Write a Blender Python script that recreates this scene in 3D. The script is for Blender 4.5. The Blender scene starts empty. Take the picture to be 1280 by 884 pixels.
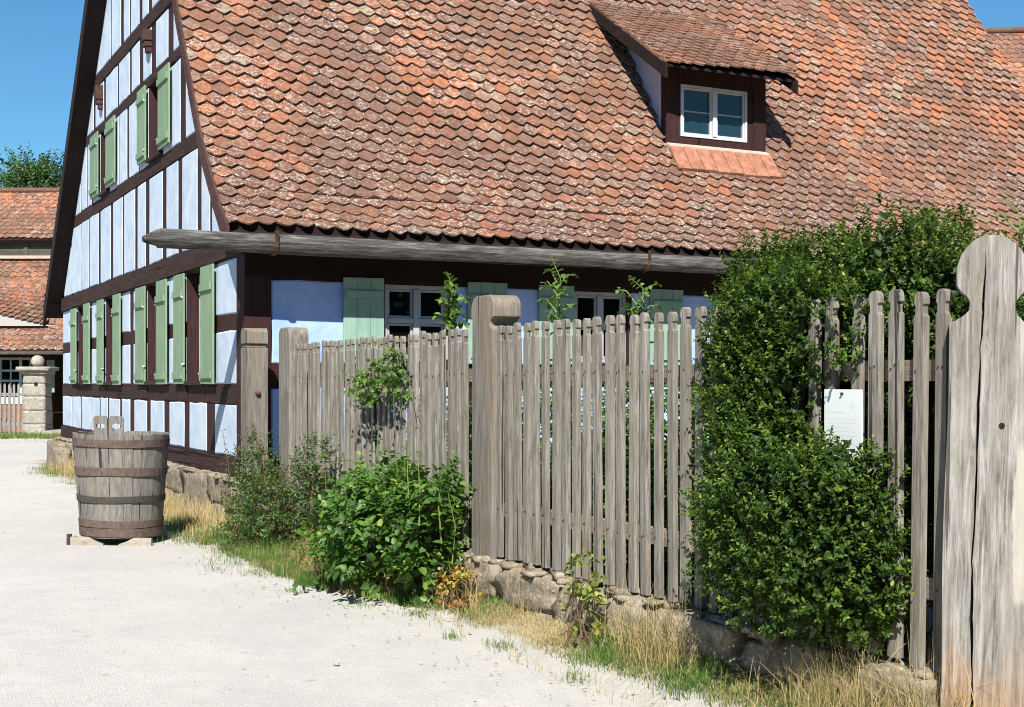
import bpy, bmesh, math, random
import numpy as np
from mathutils import Vector, Matrix, noise
R = math.radians
random.seed(7); rng = np.random.default_rng(7)
sc = bpy.context.scene
COL = sc.collection

# ------------------------------------------------------------------ camera, sky, sun, exposure
cd = bpy.data.cameras.new('camera'); cam = bpy.data.objects.new('camera', cd); COL.objects.link(cam)
cam.location = (0, 0, 1.6); cam.rotation_euler = (R(90), 0, 0)
cd.sensor_width = 36; cd.lens = 46.69; cd.shift_y = 38/1280
cd.clip_start = .05; cd.clip_end = 1500
sc.camera = cam
ELEV = R(44)
TOW = Vector((-.070*math.cos(ELEV), -.99755*math.cos(ELEV), math.sin(ELEV))).normalized()
world = bpy.data.worlds.new('World'); sc.world = world; world.use_nodes = True
wn = world.node_tree; bg = wn.nodes['Background']
sky = wn.nodes.new('ShaderNodeTexSky'); sky.sky_type = 'NISHITA'; sky.sun_disc = False
sky.sun_elevation = ELEV; sky.sun_rotation = math.atan2(TOW.x, TOW.y)
sky.air_density = 1.0; sky.dust_density = .15; sky.ozone_density = 2.2
hs = wn.nodes.new('ShaderNodeMix'); hs.data_type = 'RGBA'; hs.blend_type = 'MULTIPLY'; hs.inputs[0].default_value = 1; hs.inputs[7].default_value = (.58, 1.08, 1.32, 1)
wn.links.new(sky.outputs[0], hs.inputs[6]); wn.links.new(hs.outputs[2], bg.inputs[0]); bg.inputs[1].default_value = .05
sl = bpy.data.lights.new('sun', 'SUN'); so = bpy.data.objects.new('sun', sl); COL.objects.link(so)
sl.energy = 5.0; sl.angle = R(.5); sl.color = (1, .955, .88)
so.rotation_euler = TOW.to_track_quat('Z', 'Y').to_euler(); so.location = (0, -20, 30)
sc.view_settings.view_transform = 'Standard'; sc.view_settings.look = 'None'
sc.view_settings.exposure = .95; sc.view_settings.gamma = 1
sc.render.engine = 'CYCLES'
sc.cycles.filter_width = 1.0; sc.cycles.max_bounces = 5; sc.cycles.diffuse_bounces = 2; sc.cycles.transparent_max_bounces = 8

# ------------------------------------------------------------------ frames: house coordinates (u along the eave, v along the gable, z up)
UX, UY = .8912, .4537
PX, PY = -2.96, 14.8
ROT = math.atan2(UY, UX)
def w2(u, v): return (PX + u*UX - v*UY, PY + u*UY + v*UX)
ORG = {}
def thing(name, label, cat, org, group=None, frame='h', kind=None):
    o = bpy.data.objects.new(name, None); COL.objects.link(o); o.empty_display_size = .2
    place(o, org, frame)
    if label: o['label'] = label
    if cat: o['category'] = cat
    if group: o['group'] = group
    if kind: o['kind'] = kind
    return o
def place(o, org, frame):
    if frame == 'h':
        x, y = w2(org[0], org[1]); o.location = (x, y, org[2]); o.rotation_euler = (0, 0, ROT)
    else: o.location = org
    ORG[o.name] = org
def tag(o, label, cat, group=None, kind=None):
    if label: o['label'] = label
    if cat: o['category'] = cat
    if group: o['group'] = group
    if kind: o['kind'] = kind
    return o

# ------------------------------------------------------------------ mesh helpers
class MB:
    def __init__(s): s.v = []; s.f = []; s.a = []; s.r = 0.
    def vert(s, *p): s.v.append(tuple(p)); return len(s.v)-1
    def face(s, *i): s.f.append(tuple(i)); s.a.append(s.r)
    def quad(s, *pts):
        i = len(s.v); s.v += [tuple(p) for p in pts]; s.face(*range(i, i+len(pts)))
    def box(s, x0, x1, y0, y1, z0, z1, j=0):
        i = len(s.v)
        for z in (z0, z1):
            for x, y in ((x0, y0), (x1, y0), (x1, y1), (x0, y1)):
                s.v.append((x+random.uniform(-j, j), y+random.uniform(-j, j), z+random.uniform(-j, j)))
        for f in ((0,3,2,1),(4,5,6,7),(0,1,5,4),(1,2,6,5),(2,3,7,6),(3,0,4,7)): s.face(*[i+k for k in f])
    def hexa(s, p):          # 8 points: bottom four, top four
        i = len(s.v); s.v += [tuple(q) for q in p]
        for f in ((0,3,2,1),(4,5,6,7),(0,1,5,4),(1,2,6,5),(2,3,7,6),(3,0,4,7)): s.face(*[i+k for k in f])
    def prism(s, outline, d0, d1, fn):      # outline of (a,b), fn(a,b,d)->point; closed prism
        n = len(outline); i = len(s.v)
        s.v += [fn(a, b, d0) for a, b in outline] + [fn(a, b, d1) for a, b in outline]
        s.face(*range(i, i+n)); s.face(*[i+n+k for k in reversed(range(n))])
        for k in range(n):
            k2 = (k+1) % n; s.face(i+k, i+n+k, i+n+k2, i+k2)
    def tube(s, pts, rad, n=6, cap=True):
        rings = []
        pts = [Vector(p) for p in pts]
        for k, p in enumerate(pts):
            t = (pts[min(k+1, len(pts)-1)]-pts[max(k-1, 0)]).normalized()
            a = t.cross(Vector((0,0,1)));
            if a.length < .1: a = t.cross(Vector((1,0,0)))
            a.normalize(); b = t.cross(a)
            r = rad[k] if isinstance(rad, (list, tuple)) else rad
            rings.append([s.vert(*(p+(a*math.cos(q)+b*math.sin(q))*r)) for q in [2*math.pi*m/n for m in range(n)]])
        for k in range(len(rings)-1):
            for m in range(n):
                m2 = (m+1) % n; s.face(rings[k][m], rings[k][m2], rings[k+1][m2], rings[k+1][m])
        if cap: s.face(*reversed(rings[0])); s.face(*rings[-1])
    def build(s, name, mat, parent=None, org=None, smooth=False, frame='h', bevel=0, fix=True):
        og = ORG[parent.name] if parent is not None else org
        me = bpy.data.meshes.new(name)
        me.from_pydata([(x-og[0], y-og[1], z-og[2]) for x, y, z in s.v], [], s.f)
        at = me.attributes.new('rnd', 'FLOAT', 'FACE'); at.data.foreach_set('value', s.a)
        if fix or bevel:
            bm = bmesh.new(); bm.from_mesh(me); bmesh.ops.recalc_face_normals(bm, faces=bm.faces)
            if bevel: bmesh.ops.bevel(bm, geom=[e for e in bm.edges if e.calc_face_angle(0) > .6], offset=bevel, segments=2, affect='EDGES', profile=.6, clamp_overlap=True)
            bm.to_mesh(me); bm.free()
        if smooth: me.shade_smooth()
        if mat: me.materials.append(mat)
        o = bpy.data.objects.new(name, me); COL.objects.link(o)
        if parent is not None: o.parent = parent; ORG[o.name] = og
        else: place(o, og, frame)
        return o
def np_mesh(name, V, F_sizes, loops, rnd, mat, parent=None, org=None, frame='h', smooth=False):
    og = ORG[parent.name] if parent is not None else org
    V = V - np.array(og)
    me = bpy.data.meshes.new(name)
    me.vertices.add(len(V)); me.vertices.foreach_set('co', V.astype(np.float32).ravel())
    me.loops.add(len(loops)); me.loops.foreach_set('vertex_index', loops.astype(np.int32))
    me.polygons.add(len(F_sizes))
    st = np.concatenate([[0], np.cumsum(F_sizes)[:-1]])
    me.polygons.foreach_set('loop_start', st.astype(np.int32)); me.polygons.foreach_set('loop_total', F_sizes.astype(np.int32))
    at = me.attributes.new('rnd', 'FLOAT', 'FACE'); at.data.foreach_set('value', rnd.astype(np.float32))
    me.update(); me.validate()
    if smooth: me.shade_smooth()
    me.materials.append(mat)
    o = bpy.data.objects.new(name, me); COL.objects.link(o)
    if parent is not None: o.parent = parent; ORG[o.name] = og
    else: place(o, og, frame)
    return o

# ------------------------------------------------------------------ materials
class NT:
    def __init__(s, name):
        s.m = bpy.data.materials.new(name); s.m.use_nodes = True; s.t = s.m.node_tree
        s.p = s.t.nodes['Principled BSDF']; s.out = s.t.nodes['Material Output']
        s.tc = s.t.nodes.new('ShaderNodeTexCoord'); s.co = s.tc.outputs['Object']
    def n(s, typ, **kw):
        nd = s.t.nodes.new('ShaderNode'+typ)
        for k, v in kw.items(): setattr(nd, k, v)
        return nd
    def set(s, sock, v):
        if isinstance(v, bpy.types.NodeSocket): s.t.links.new(v, sock)
        elif isinstance(v, (tuple, list)) and sock.type == 'RGBA': sock.default_value = tuple(v)+(1,) if len(v) == 3 else v
        else: sock.default_value = v
    def objrand(s):          # object coordinates shifted per object
        oi = s.n('ObjectInfo'); mu = s.n('Math', operation='MULTIPLY'); s.set(mu.inputs[0], oi.outputs['Random']); mu.inputs[1].default_value = 53
        ad = s.n('VectorMath', operation='ADD'); s.set(ad.inputs[0], s.co); s.set(ad.inputs[1], mu.outputs[0]); return ad.outputs[0]
    def map(s, co, sc_): 
        mp = s.n('Mapping'); s.set(mp.inputs['Vector'], co); mp.inputs['Scale'].default_value = sc_; return mp.outputs[0]
    def noise(s, scale, detail=4, rough=.55, co=None, dist=0):
        nd = s.n('TexNoise'); s.set(nd.inputs['Vector'], co or s.co); nd.inputs['Scale'].default_value = scale
        nd.inputs['Detail'].default_value = detail; nd.inputs['Roughness'].default_value = rough; nd.inputs['Distortion'].default_value = dist
        return nd.outputs[0]
    def vor(s, scale, co=None, feature='F1', out='Distance'):
        nd = s.n('TexVoronoi', feature=feature); s.set(nd.inputs['Vector'], co or s.co); nd.inputs['Scale'].default_value = scale; return nd.outputs[out]
    def ramp(s, fac, stops, interp='LINEAR'):
        nd = s.n('ValToRGB'); s.set(nd.inputs[0], fac); cr = nd.color_ramp; cr.interpolation = interp
        while len(cr.elements) < len(stops): cr.elements.new(.5)
        for e, (p, c) in zip(cr.elements, stops):
            e.position = p; e.color = (c, c, c, 1) if isinstance(c, (int, float)) else tuple(c)+(1,)
        return nd.outputs[0]
    def mix(s, fac, a, b, mode='MIX'):
        nd = s.n('Mix', data_type='RGBA', blend_type=mode); s.set(nd.inputs[0], fac); s.set(nd.inputs[6], a); s.set(nd.inputs[7], b); return nd.outputs[2]
    def math(s, op, a, b=0.): 
        nd = s.n('Math', operation=op); s.set(nd.inputs[0], a); s.set(nd.inputs[1], b); return nd.outputs[0]
    def attr(s, nm='rnd'):
        nd = s.n('Attribute'); nd.attribute_name = nm; return nd.outputs['Fac']
    def bump(s, h, strength=.4, dist=.01, prev=None):
        nd = s.n('Bump'); nd.inputs['Strength'].default_value = strength; nd.inputs['Distance'].default_value = dist; s.set(nd.inputs['Height'], h)
        if prev: s.set(nd.inputs['Normal'], prev)
        return nd.outputs[0]
    def fin(s, col, rough=.8, normal=None, spec=.3, k=.88):
        if isinstance(col, bpy.types.NodeSocket): col = s.mix(1., col, (k, k, k), 'MULTIPLY')
        else: col = tuple(c*k for c in col)
        s.set(s.p.inputs['Base Color'], col); s.set(s.p.inputs['Roughness'], rough); s.p.inputs['Specular IOR Level'].default_value = spec
        if normal: s.set(s.p.inputs['Normal'], normal)
        return s.m
M = {}
def wood(name, dark, mid, light, axis='z', sc_=1., crack=.5, tint=None, bumpd=.004, stain=None):
    t = NT(name); co = t.objrand()
    st = {'x': (.10, 1, 1), 'y': (1, .10, 1), 'z': (1, 1, .085)}[axis]
    g = t.noise(62*sc_, 9, .72, t.map(co, st), .4); g2 = t.noise(17*sc_, 6, .65, t.map(co, st), .5); big = t.noise(1.7, 3, .5, co)
    c = t.ramp(g, [(.36, dark), (.5, mid), (.64, light)])
    c = t.mix(t.ramp(g2, [(.38, .0), (.62, .6)]), c, t.mix(t.ramp(g2, [(.5, 0.), (.7, 1.)]), mid, light))
    oi = t.n('ObjectInfo'); c = t.mix(t.ramp(oi.outputs['Random'], [(0., .0), (1., .38)]), c, tuple(.55*x for x in mid))
    c = t.mix(t.ramp(big, [(.4, 0.), (.7, .45)]), c, tint or dark)
    ck = t.ramp(t.noise(26*sc_, 3, .5, t.map(co, {'x': (.02, 1, 1), 'y': (1, .02, 1), 'z': (1, 1, .02)}[axis])), [(.30, 1.), (.345, 0.)])
    c = t.mix(t.math('MULTIPLY', ck, crack), c, tuple(x*.25 for x in dark))
    if stain:   # warm worn streaks
        c = t.mix(t.ramp(t.noise(3.2, 4, .6, t.map(co, {'x': (.15, 1, 1), 'y': (1, .15, 1), 'z': (1, 1, .22)}[axis])), [(.52, 0.), (.66, .75)]), c, stain)
    h = t.math('SUBTRACT', g, ck)
    M[name] = t.fin(c, .85, t.bump(h, .8, bumpd), .2); return M[name]
wood('weathered', (.085,.075,.063), (.225,.207,.178), (.40,.375,.335), 'z', 1, .9, (.15,.118,.085), bumpd=.006)
wood('weathered_grey', (.17,.145,.12), (.36,.315,.265), (.55,.50,.44), 'z', .8, .8, (.27,.20,.145), stain=(.40,.25,.14), bumpd=.008)
wood('log_wood', (.022,.021,.019), (.085,.081,.075), (.26,.25,.235), 'x', .55, 1, (.06,.05,.038), bumpd=.014)
wood('rail_wood', (.12,.095,.07), (.25,.20,.15), (.38,.32,.25), 'y', 1, .7)
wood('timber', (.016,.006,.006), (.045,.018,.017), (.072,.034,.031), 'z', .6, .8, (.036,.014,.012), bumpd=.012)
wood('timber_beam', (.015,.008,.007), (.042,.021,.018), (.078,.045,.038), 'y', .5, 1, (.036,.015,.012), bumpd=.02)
wood('dark_board', (.010,.006,.006), (.020,.011,.010), (.034,.020,.018), 'y', .8, .5)  # browns taken near-black to deepen the shade under the eaves
wood('verge_wood', (.045,.022,.019), (.080,.040,.035), (.13,.070,.062), 'y', .8, .4)
wood('old_plank', (.04,.036,.03), (.10,.088,.07), (.18,.16,.13), 'x', .3, .5)
wood('stave', (.095,.085,.07), (.215,.20,.175), (.37,.345,.305), 'z', .9, .9, (.13,.13,.14), stain=(.19,.125,.08), bumpd=.007)
wood('raw_wood', (.26,.22,.17), (.38,.34,.28), (.50,.46,.40), 'x', .7, .3)
wood('gate_wood', (.17,.16,.145), (.27,.26,.24), (.38,.37,.345), 'z', .6, .2)
def paint(name, col, fade, axis='z'):
    t = NT(name); co = t.objrand()
    g = t.noise(30, 6, .6, t.map(co, (1, 1, .08))); b = t.noise(3, 3, .5, co)
    c = t.mix(t.ramp(g, [(.3, 0.), (.75, .6)]), col, fade)
    c = t.mix(t.ramp(b, [(.45, 0.), (.7, .5)]), c, fade)
    chip = t.ramp(t.noise(22, 5, .7, t.map(co, (1, 1, .18))), [(.285, 1.), (.31, 0.)])
    c = t.mix(t.math('MULTIPLY', chip, .75), c, tuple(x*.25 for x in col))
    M[name] = t.fin(c, .65, t.bump(g, .4, .003), .3)
paint('green_paint', (.16,.25,.145), (.25,.345,.225))
paint('mint_paint', (.19,.33,.26), (.34,.47,.38))
paint('white_paint', (.46,.48,.51), (.60,.62,.64))
paint('grey_paint', (.30,.33,.36), (.46,.49,.52))
def plaster(name, a, b):
    t = NT(name)
    n1 = t.noise(2.2, 5, .6, dist=.6); n2 = t.noise(14, 4, .6, t.map(t.co, (1, 1, .3)))
    c = t.mix(t.ramp(n1, [(.35, 0.), (.68, 1.)]), a, b)
    c = t.mix(t.ramp(n2, [(.55, 0.), (.8, .35)]), c, tuple(x*.72 for x in a))
    c = t.mix(t.ramp(t.noise(60, 3), [(.66, 0.), (.72, .35)]), c, (.9,.92,.95))
    M[name] = t.fin(c, .92, t.bump(t.noise(5, 4), .5, .02, t.bump(t.noise(90, 3), .4, .003)), .1)
plaster('blue_plaster', (.42,.51,.63), (.56,.635,.73))
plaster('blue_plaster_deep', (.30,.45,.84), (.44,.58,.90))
plaster('cheek_plaster', (.46,.46,.60), (.56,.56,.68))
plaster('mortar', (.42,.31,.25), (.54,.43,.36))
def tiles_mat(name, fresh, lichen=1., sc_=1.):
    t = NT(name); r = t.attr()
    base = t.ramp(r, [(0., (.13,.07,.05)), (.12, (.24,.105,.065)), (.3, (.32,.12,.062)), (.55, fresh), (.8, (.44,.19,.11)), (.94, (.38,.235,.16)), (1., (.38,.32,.24))])
    big = t.noise(.55, 4, .65); dk = t.ramp(big, [(.44, 0.), (.57, .78)])
    base = t.mix(dk, base, t.mix(t.noise(24, 3), (.10,.062,.048), (.20,.11,.075)))
    base = t.mix(t.ramp(t.noise(8*sc_, 6, .75), [(.45, 0.), (.68, .7)]), base, (.20,.098,.064))
    sx = t.n('SeparateXYZ'); t.set(sx.inputs[0], t.co)
    low = t.ramp(t.math('ADD', t.math('MULTIPLY', sx.outputs[2], .1), t.math('MULTIPLY', t.noise(.8, 4, .6), .22)), [(.50, 1.), (.68, 0.)])     # old growth is heaviest on the lower courses
    patch = t.math('MAXIMUM', low, t.ramp(t.noise(.75, 4, .65, t.map(t.co, (1, 1.3, 1.3))), [(.38, .2), (.56, 1.)]))
    base = t.mix(t.math('MULTIPLY', low, .42), base, (.13,.072,.052))
    t2 = t.math('FRACT', t.math('MULTIPLY', r, 17.3))
    mask = t.math('MULTIPLY', patch, t.ramp(t2, [(.08, .25), (.55, 1.)]))
    base = t.mix(t.math('MULTIPLY', t.ramp(t.noise(13*sc_, 6, .75), [(.45, 0.), (.55, .88)]), t.math('ADD', t.math('MULTIPLY', mask, .7), .3)), base, (.11,.060,.043))
    base = t.mix(t.ramp(t.noise(30*sc_, 4, .7), [(.52, 0.), (.64, .65)]), base, (.13,.066,.045))
    base = t.mix(t.math('MULTIPLY', t.math('MULTIPLY', t.ramp(t.noise(15*sc_, 6, .75, t.map(t.co, (1, 1.1, .9)), .4), [(.53, 0.), (.585, .8)]), mask), lichen), base, (.44,.37,.31))
    base = t.mix(t.math('MULTIPLY', t.math('MULTIPLY', t.ramp(t.noise(27*sc_, 6, .75, None, .5), [(.572, 0.), (.612, .92)]), mask), lichen), base, (.70,.66,.60))
    base = t.mix(t.ramp(t.noise(44*sc_, 3, .6), [(.64, 0.), (.68, .85)]), base, (.03,.024,.02))
    M[name] = t.fin(base, .88, t.bump(t.noise(70, 4), .5, .004), .15)
tiles_mat('roof_tile', (.53,.182,.074), .78)
tiles_mat('dormer_tile', (.27,.115,.065), .5)
tiles_mat('far_tile', (.56,.21,.10), .5, .5)
def stone(name, a, b, c3, sc_=1., moss=.3):
    t = NT(name)
    c = t.mix(t.ramp(t.noise(3*sc_, 5, .65), [(.35, 0.), (.65, 1.)]), a, b)
    c = t.mix(t.ramp(t.noise(11*sc_, 6, .7), [(.45, 0.), (.7, .85)]), c, c3)
    c = t.mix(t.ramp(t.noise(26*sc_, 5, .7), [(.56, 0.), (.66, moss)]), c, (.62,.60,.54))
    c = t.mix(t.ramp(t.noise(60*sc_, 4, .7), [(.58, 0.), (.7, .6)]), c, (.05,.045,.035))
    M[name] = t.fin(c, .95, t.bump(t.noise(16*sc_, 8, .7), 1., .03, t.bump(t.noise(90, 4), .6, .004)), .1)
stone('sandstone', (.24,.19,.14), (.36,.30,.225), (.10,.085,.062))
stone('wall_stone', (.29,.235,.165), (.44,.37,.28), (.12,.10,.07), 1., .6)
stone('pillar_stone', (.33,.30,.255), (.43,.395,.34), (.19,.17,.14), .8)
def flat(name, col, rough=.6, var=.25, spec=.3, metal=0, bumps=.0, sc_=20):
    t = NT(name); c = t.mix(t.ramp(t.noise(sc_, 5, .65), [(.3, 0.), (.7, 1.)]), tuple(x*(1-var) for x in col), tuple(min(1, x*(1+var)) for x in col))
    t.p.inputs['Metallic'].default_value = metal
    M[name] = t.fin(c, rough, t.bump(t.noise(sc_*2, 4), .5, bumps) if bumps else None, spec)
flat('rust', (.115,.055,.035), .85, .5, .2, 0, .003, 14)
flat('hoop_rust', (.12,.085,.07), .85, .35, .2, 0, .002, 22)
flat('hoop_black', (.055,.052,.045), .8, .6, .3, 0, .004, 90)
flat('iron', (.05,.035,.03), .7, .4, .3)
flat('latch_metal', (.55,.56,.54), .5, .1)
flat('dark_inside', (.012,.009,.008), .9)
flat('brick_wall', (.27,.13,.085), .9, .3, .1, 0, 0, 6)
flat('brown_wall', (.055,.032,.026), .9, .4, .1, 0, 0, 4)
flat('dry_twig', (.12,.075,.045), .9, .4)
flat('green_stem', (.16,.22,.05), .6, .3)
flat('bark', (.10,.075,.05), .95, .4, .1, 0, .02, 12)
flat('orange_plank', (.62,.20,.05), .6, .15)
flat('sign_white', (.72,.77,.76), .45, .03)
flat('sign_ink', (.64,.71,.69), .5, .03)
flat('pebble', (.36,.34,.31), .9, .25, .2, 0, .002, 9)
flat('cream_wall', (.40,.38,.34), .9, .1)
def glass(name, tint):
    t = NT(name); t.p.inputs['Roughness'].default_value = .04
    M[name] = t.fin(tint, .05, t.bump(t.noise(2.5, 2), .25, .02), .6)
glass('dark_glass', (.003,.004,.005)); glass('dormer_glass', (.012,.035,.045))
def leafm(name, stops, rough=.42, trans=.28, spec=.45):
    t = NT(name); r = t.attr(); c = t.ramp(r, stops)
    c = t.mix(t.ramp(t.noise(6, 2), [(.35, 0.), (.7, .35)]), c, t.mix(.5, c, (.02,.035,.01)))
    t.fin(c, rough, None, spec)
    tr = t.n('BsdfTranslucent'); t.set(tr.inputs[0], t.mix(.5, c, (.22,.34,.03), 'MIX'))
    mx = t.n('MixShader'); mx.inputs[0].default_value = trans
    t.t.links.new(t.p.outputs[0], mx.inputs[1]); t.t.links.new(tr.outputs[0], mx.inputs[2]); t.t.links.new(mx.outputs[0], t.out.inputs[0])
    M[name] = t.m
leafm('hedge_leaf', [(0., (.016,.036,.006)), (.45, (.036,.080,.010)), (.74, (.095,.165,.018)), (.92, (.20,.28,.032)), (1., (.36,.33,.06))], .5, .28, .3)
leafm('broad_leaf', [(0., (.022,.065,.014)), (.45, (.060,.145,.022)), (.8, (.13,.25,.035)), (1., (.27,.37,.06))], .5, .3)
leafm('small_leaf', [(0., (.20,.10,.05)), (.27, (.13,.075,.035)), (.32, (.03,.07,.016)), (.6, (.065,.14,.03)), (1., (.16,.26,.05))], .55, .25)
leafm('vine_leaf', [(0., (.03,.08,.015)), (.5, (.07,.16,.025)), (.8, (.16,.28,.045)), (.93, (.24,.27,.06)), (1., (.26,.13,.05))], .5, .3)
leafm('turning_leaf', [(0., (.10,.17,.03)), (.4, (.26,.30,.05)), (.6, (.42,.36,.06)), (.8, (.50,.24,.06)), (1., (.45,.14,.06))], .55, .3)
leafm('tree_leaf', [(0., (.02,.05,.012)), (.5, (.045,.10,.02)), (1., (.09,.17,.035))], .6, .25)
leafm('grass_blade', [(0., (.06,.14,.025)), (.35, (.11,.21,.04)), (.5, (.22,.27,.07)), (.62, (.42,.33,.15)), (1., (.58,.45,.24))], .7, .3, .2)
leafm('dry_blade', [(0., (.12,.17,.04)), (.2, (.35,.28,.11)), (.6, (.50,.37,.18)), (1., (.62,.50,.29))], .8, .2, .15)
# ground materials
t = NT('gravel'); n1 = t.noise(.35, 5, .6); n2 = t.noise(3., 6, .65); n3 = t.noise(160, 3, .7); v = t.vor(110)
c = t.mix(t.ramp(n1, [(.35, 0.), (.65, 1.)]), (.52,.50,.46), (.60,.575,.53))
c = t.mix(t.ramp(n2, [(.45, 0.), (.72, .55)]), c, (.46,.45,.43))
c = t.mix(t.ramp(n3, [(.36, .6), (.52, 0.)]), c, (.22,.215,.205))
c = t.mix(t.ramp(t.noise(55, 4, .7), [(.6, 0.), (.72, .5)]), c, (.62,.61,.59))
c = t.mix(t.ramp(t.vor(24, out='Color'), [(.955, 0.), (.965, .5)]), c, (.30,.28,.25))
tr = t.n('SeparateXYZ'); t.set(tr.inputs[0], t.co)
c = t.mix(t.math('MULTIPLY', t.ramp(t.noise(1.1, 4, .6, t.map(t.co, (1, .35, 1))), [(.5, 0.), (.62, 1.)]), .35), c, (.41,.405,.395))
c = t.mix(t.ramp(t.noise(230, 2, .5), [(.60, 0.), (.66, .8)]), c, (.15,.14,.125))
M['gravel'] = t.fin(c, .95, t.bump(v, .7, .006, t.bump(n2, .5, .03)), .1)
t = NT('soil'); c = t.mix(t.ramp(t.noise(2.5, 6, .7), [(.42, 0.), (.6, 1.)]), (.42,.37,.29), (.17,.13,.08))
c = t.mix(t.ramp(t.noise(50, 4, .7), [(.45, 0.), (.7, .6)]), c, (.50,.45,.37))
sx = t.n('SeparateXYZ'); t.set(sx.inputs[0], t.co); sh = t.ramp(t.math('MULTIPLY', t.math('ADD', sx.outputs[1], 10.), .1), [(.38, 0.), (.58, .48)]); edge = t.math('ADD', t.math('ADD', sx.outputs[0], sh), t.math('MULTIPLY', t.math('SUBTRACT', t.noise(2.2, 5, .7), .5), .5))
c = t.mix(t.ramp(t.math('ADD', edge, 1.), [(.60, 1.), (.80, 0.)]), c, t.mix(t.noise(120, 3, .7), (.40,.375,.33), (.54,.52,.485)))
M['soil'] = t.fin(c, .95, t.bump(t.noise(30, 6, .7), 1., .02), .1)
t = NT('meadow'); c = t.mix(t.ramp(t.noise(.3, 6, .6), [(.4, 0.), (.6, 1.)]), (.10,.14,.04), (.25,.22,.10))
M['meadow'] = t.fin(c, .95, t.bump(t.noise(20, 4), 1., .05), .1)

# ------------------------------------------------------------------ ground
def nz(x, y, s, amp, seed=0): return amp*noise.noise(Vector((x*s, y*s, seed)))
def edge_u(v):          # where the gravel meets the grass
    w = .36 if v < -6.2 else (.36+.40*min(1, (v+6.2)/1.8) if v < -1 else .80)
    return -w-.10*noise.noise(Vector((v*1.2, 3, 0)))-.05*noise.noise(Vector((v*4.5, 1, 0)))
def vz(u, v):           # height of the verge
    u = min(u, -.02); e = edge_u(v)-.14; t_ = max(0, min(1.1, (u-e)/(-.10-e))); lim = 1. if v < -1 else max(.25, 1-(v+1)/3.)
    return -.022+(.13+(.12*min(1, max(0, (-v-6)/4)) if v < 0 else 0))*t_**.9*lim + nz(u, v, 4, .022, 4)*min(1, t_*3) + nz(u, v, .8, .03, 9)*t_
def sheet(x0, x1, y0, y1, nx, ny, zf, name, mat, frame, kind='structure'):
    b = MB()
    for j in range(ny+1):
        for i in range(nx+1):
            x = x0+(x1-x0)*i/nx; y = y0+(y1-y0)*j/ny; b.v.append((x, y, zf(x, y)))
    for j in range(ny):
        for i in range(nx):
            a = j*(nx+1)+i; b.face(a, a+1, a+nx+2, a+nx+1)
    o = b.build(name, mat, None, (0, 0, 0), True, frame, fix=False); tag(o, None, None, None, kind); return o
sheet(-400, 400, -60, 600, 8, 8, lambda x, y: -.12, 'ground', M['meadow'], 'w')
sheet(-60, 9, -12, 41.2, 140, 110, lambda x, y: nz(x, y, .25, .03, 1)-.005+ (nz(x, y, 1.3, .012, 2)), 'gravel_path', M['gravel'], 'w')
sheet(-1.45, -.0, -14.5, 14.6, 26, 300, vz, 'verge', M['soil'], 'h')
b = MB(); b.box(.17, 18, -14.5, -.17, -.1, .30); o = b.build('garden_ground', M['soil'], None, (.17, -14, 0)); o['kind'] = 'structure'

# ------------------------------------------------------------------ roof profile of the house
NEAR = [(-.54, 3.28), (-.3, 3.47), (.04, 3.80), (.65, 4.48), (1.17, 5.27), (1.87, 6.32), (5.35, 11.54)]
FAR = [(5.35, 11.54), (13.6, 3.42), (13.95, 3.14)]
def polyline(pts):
    out = []; s = 0
    for k in range(len(pts)-1):
        d = math.dist(pts[k], pts[k+1]); out.append((s, d, pts[k], pts[k+1])); s += d
    def f(q):
        for (s0, d, a, c) in out:
            if q <= s0+d or (s0, d, a, c) == out[-1]:
                k = (q-s0)/d; t_ = ((c[0]-a[0])/d, (c[1]-a[1])/d); return (a[0]+(c[0]-a[0])*k, a[1]+(c[1]-a[1])*k, t_)
    return f, s
def near_z(v):
    for a, c in zip(NEAR, NEAR[1:]):
        if v <= c[0]: return a[1]+(c[1]-a[1])*(v-a[0])/(c[0]-a[0])
    return 11.54-(v-5.35)*.984
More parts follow.
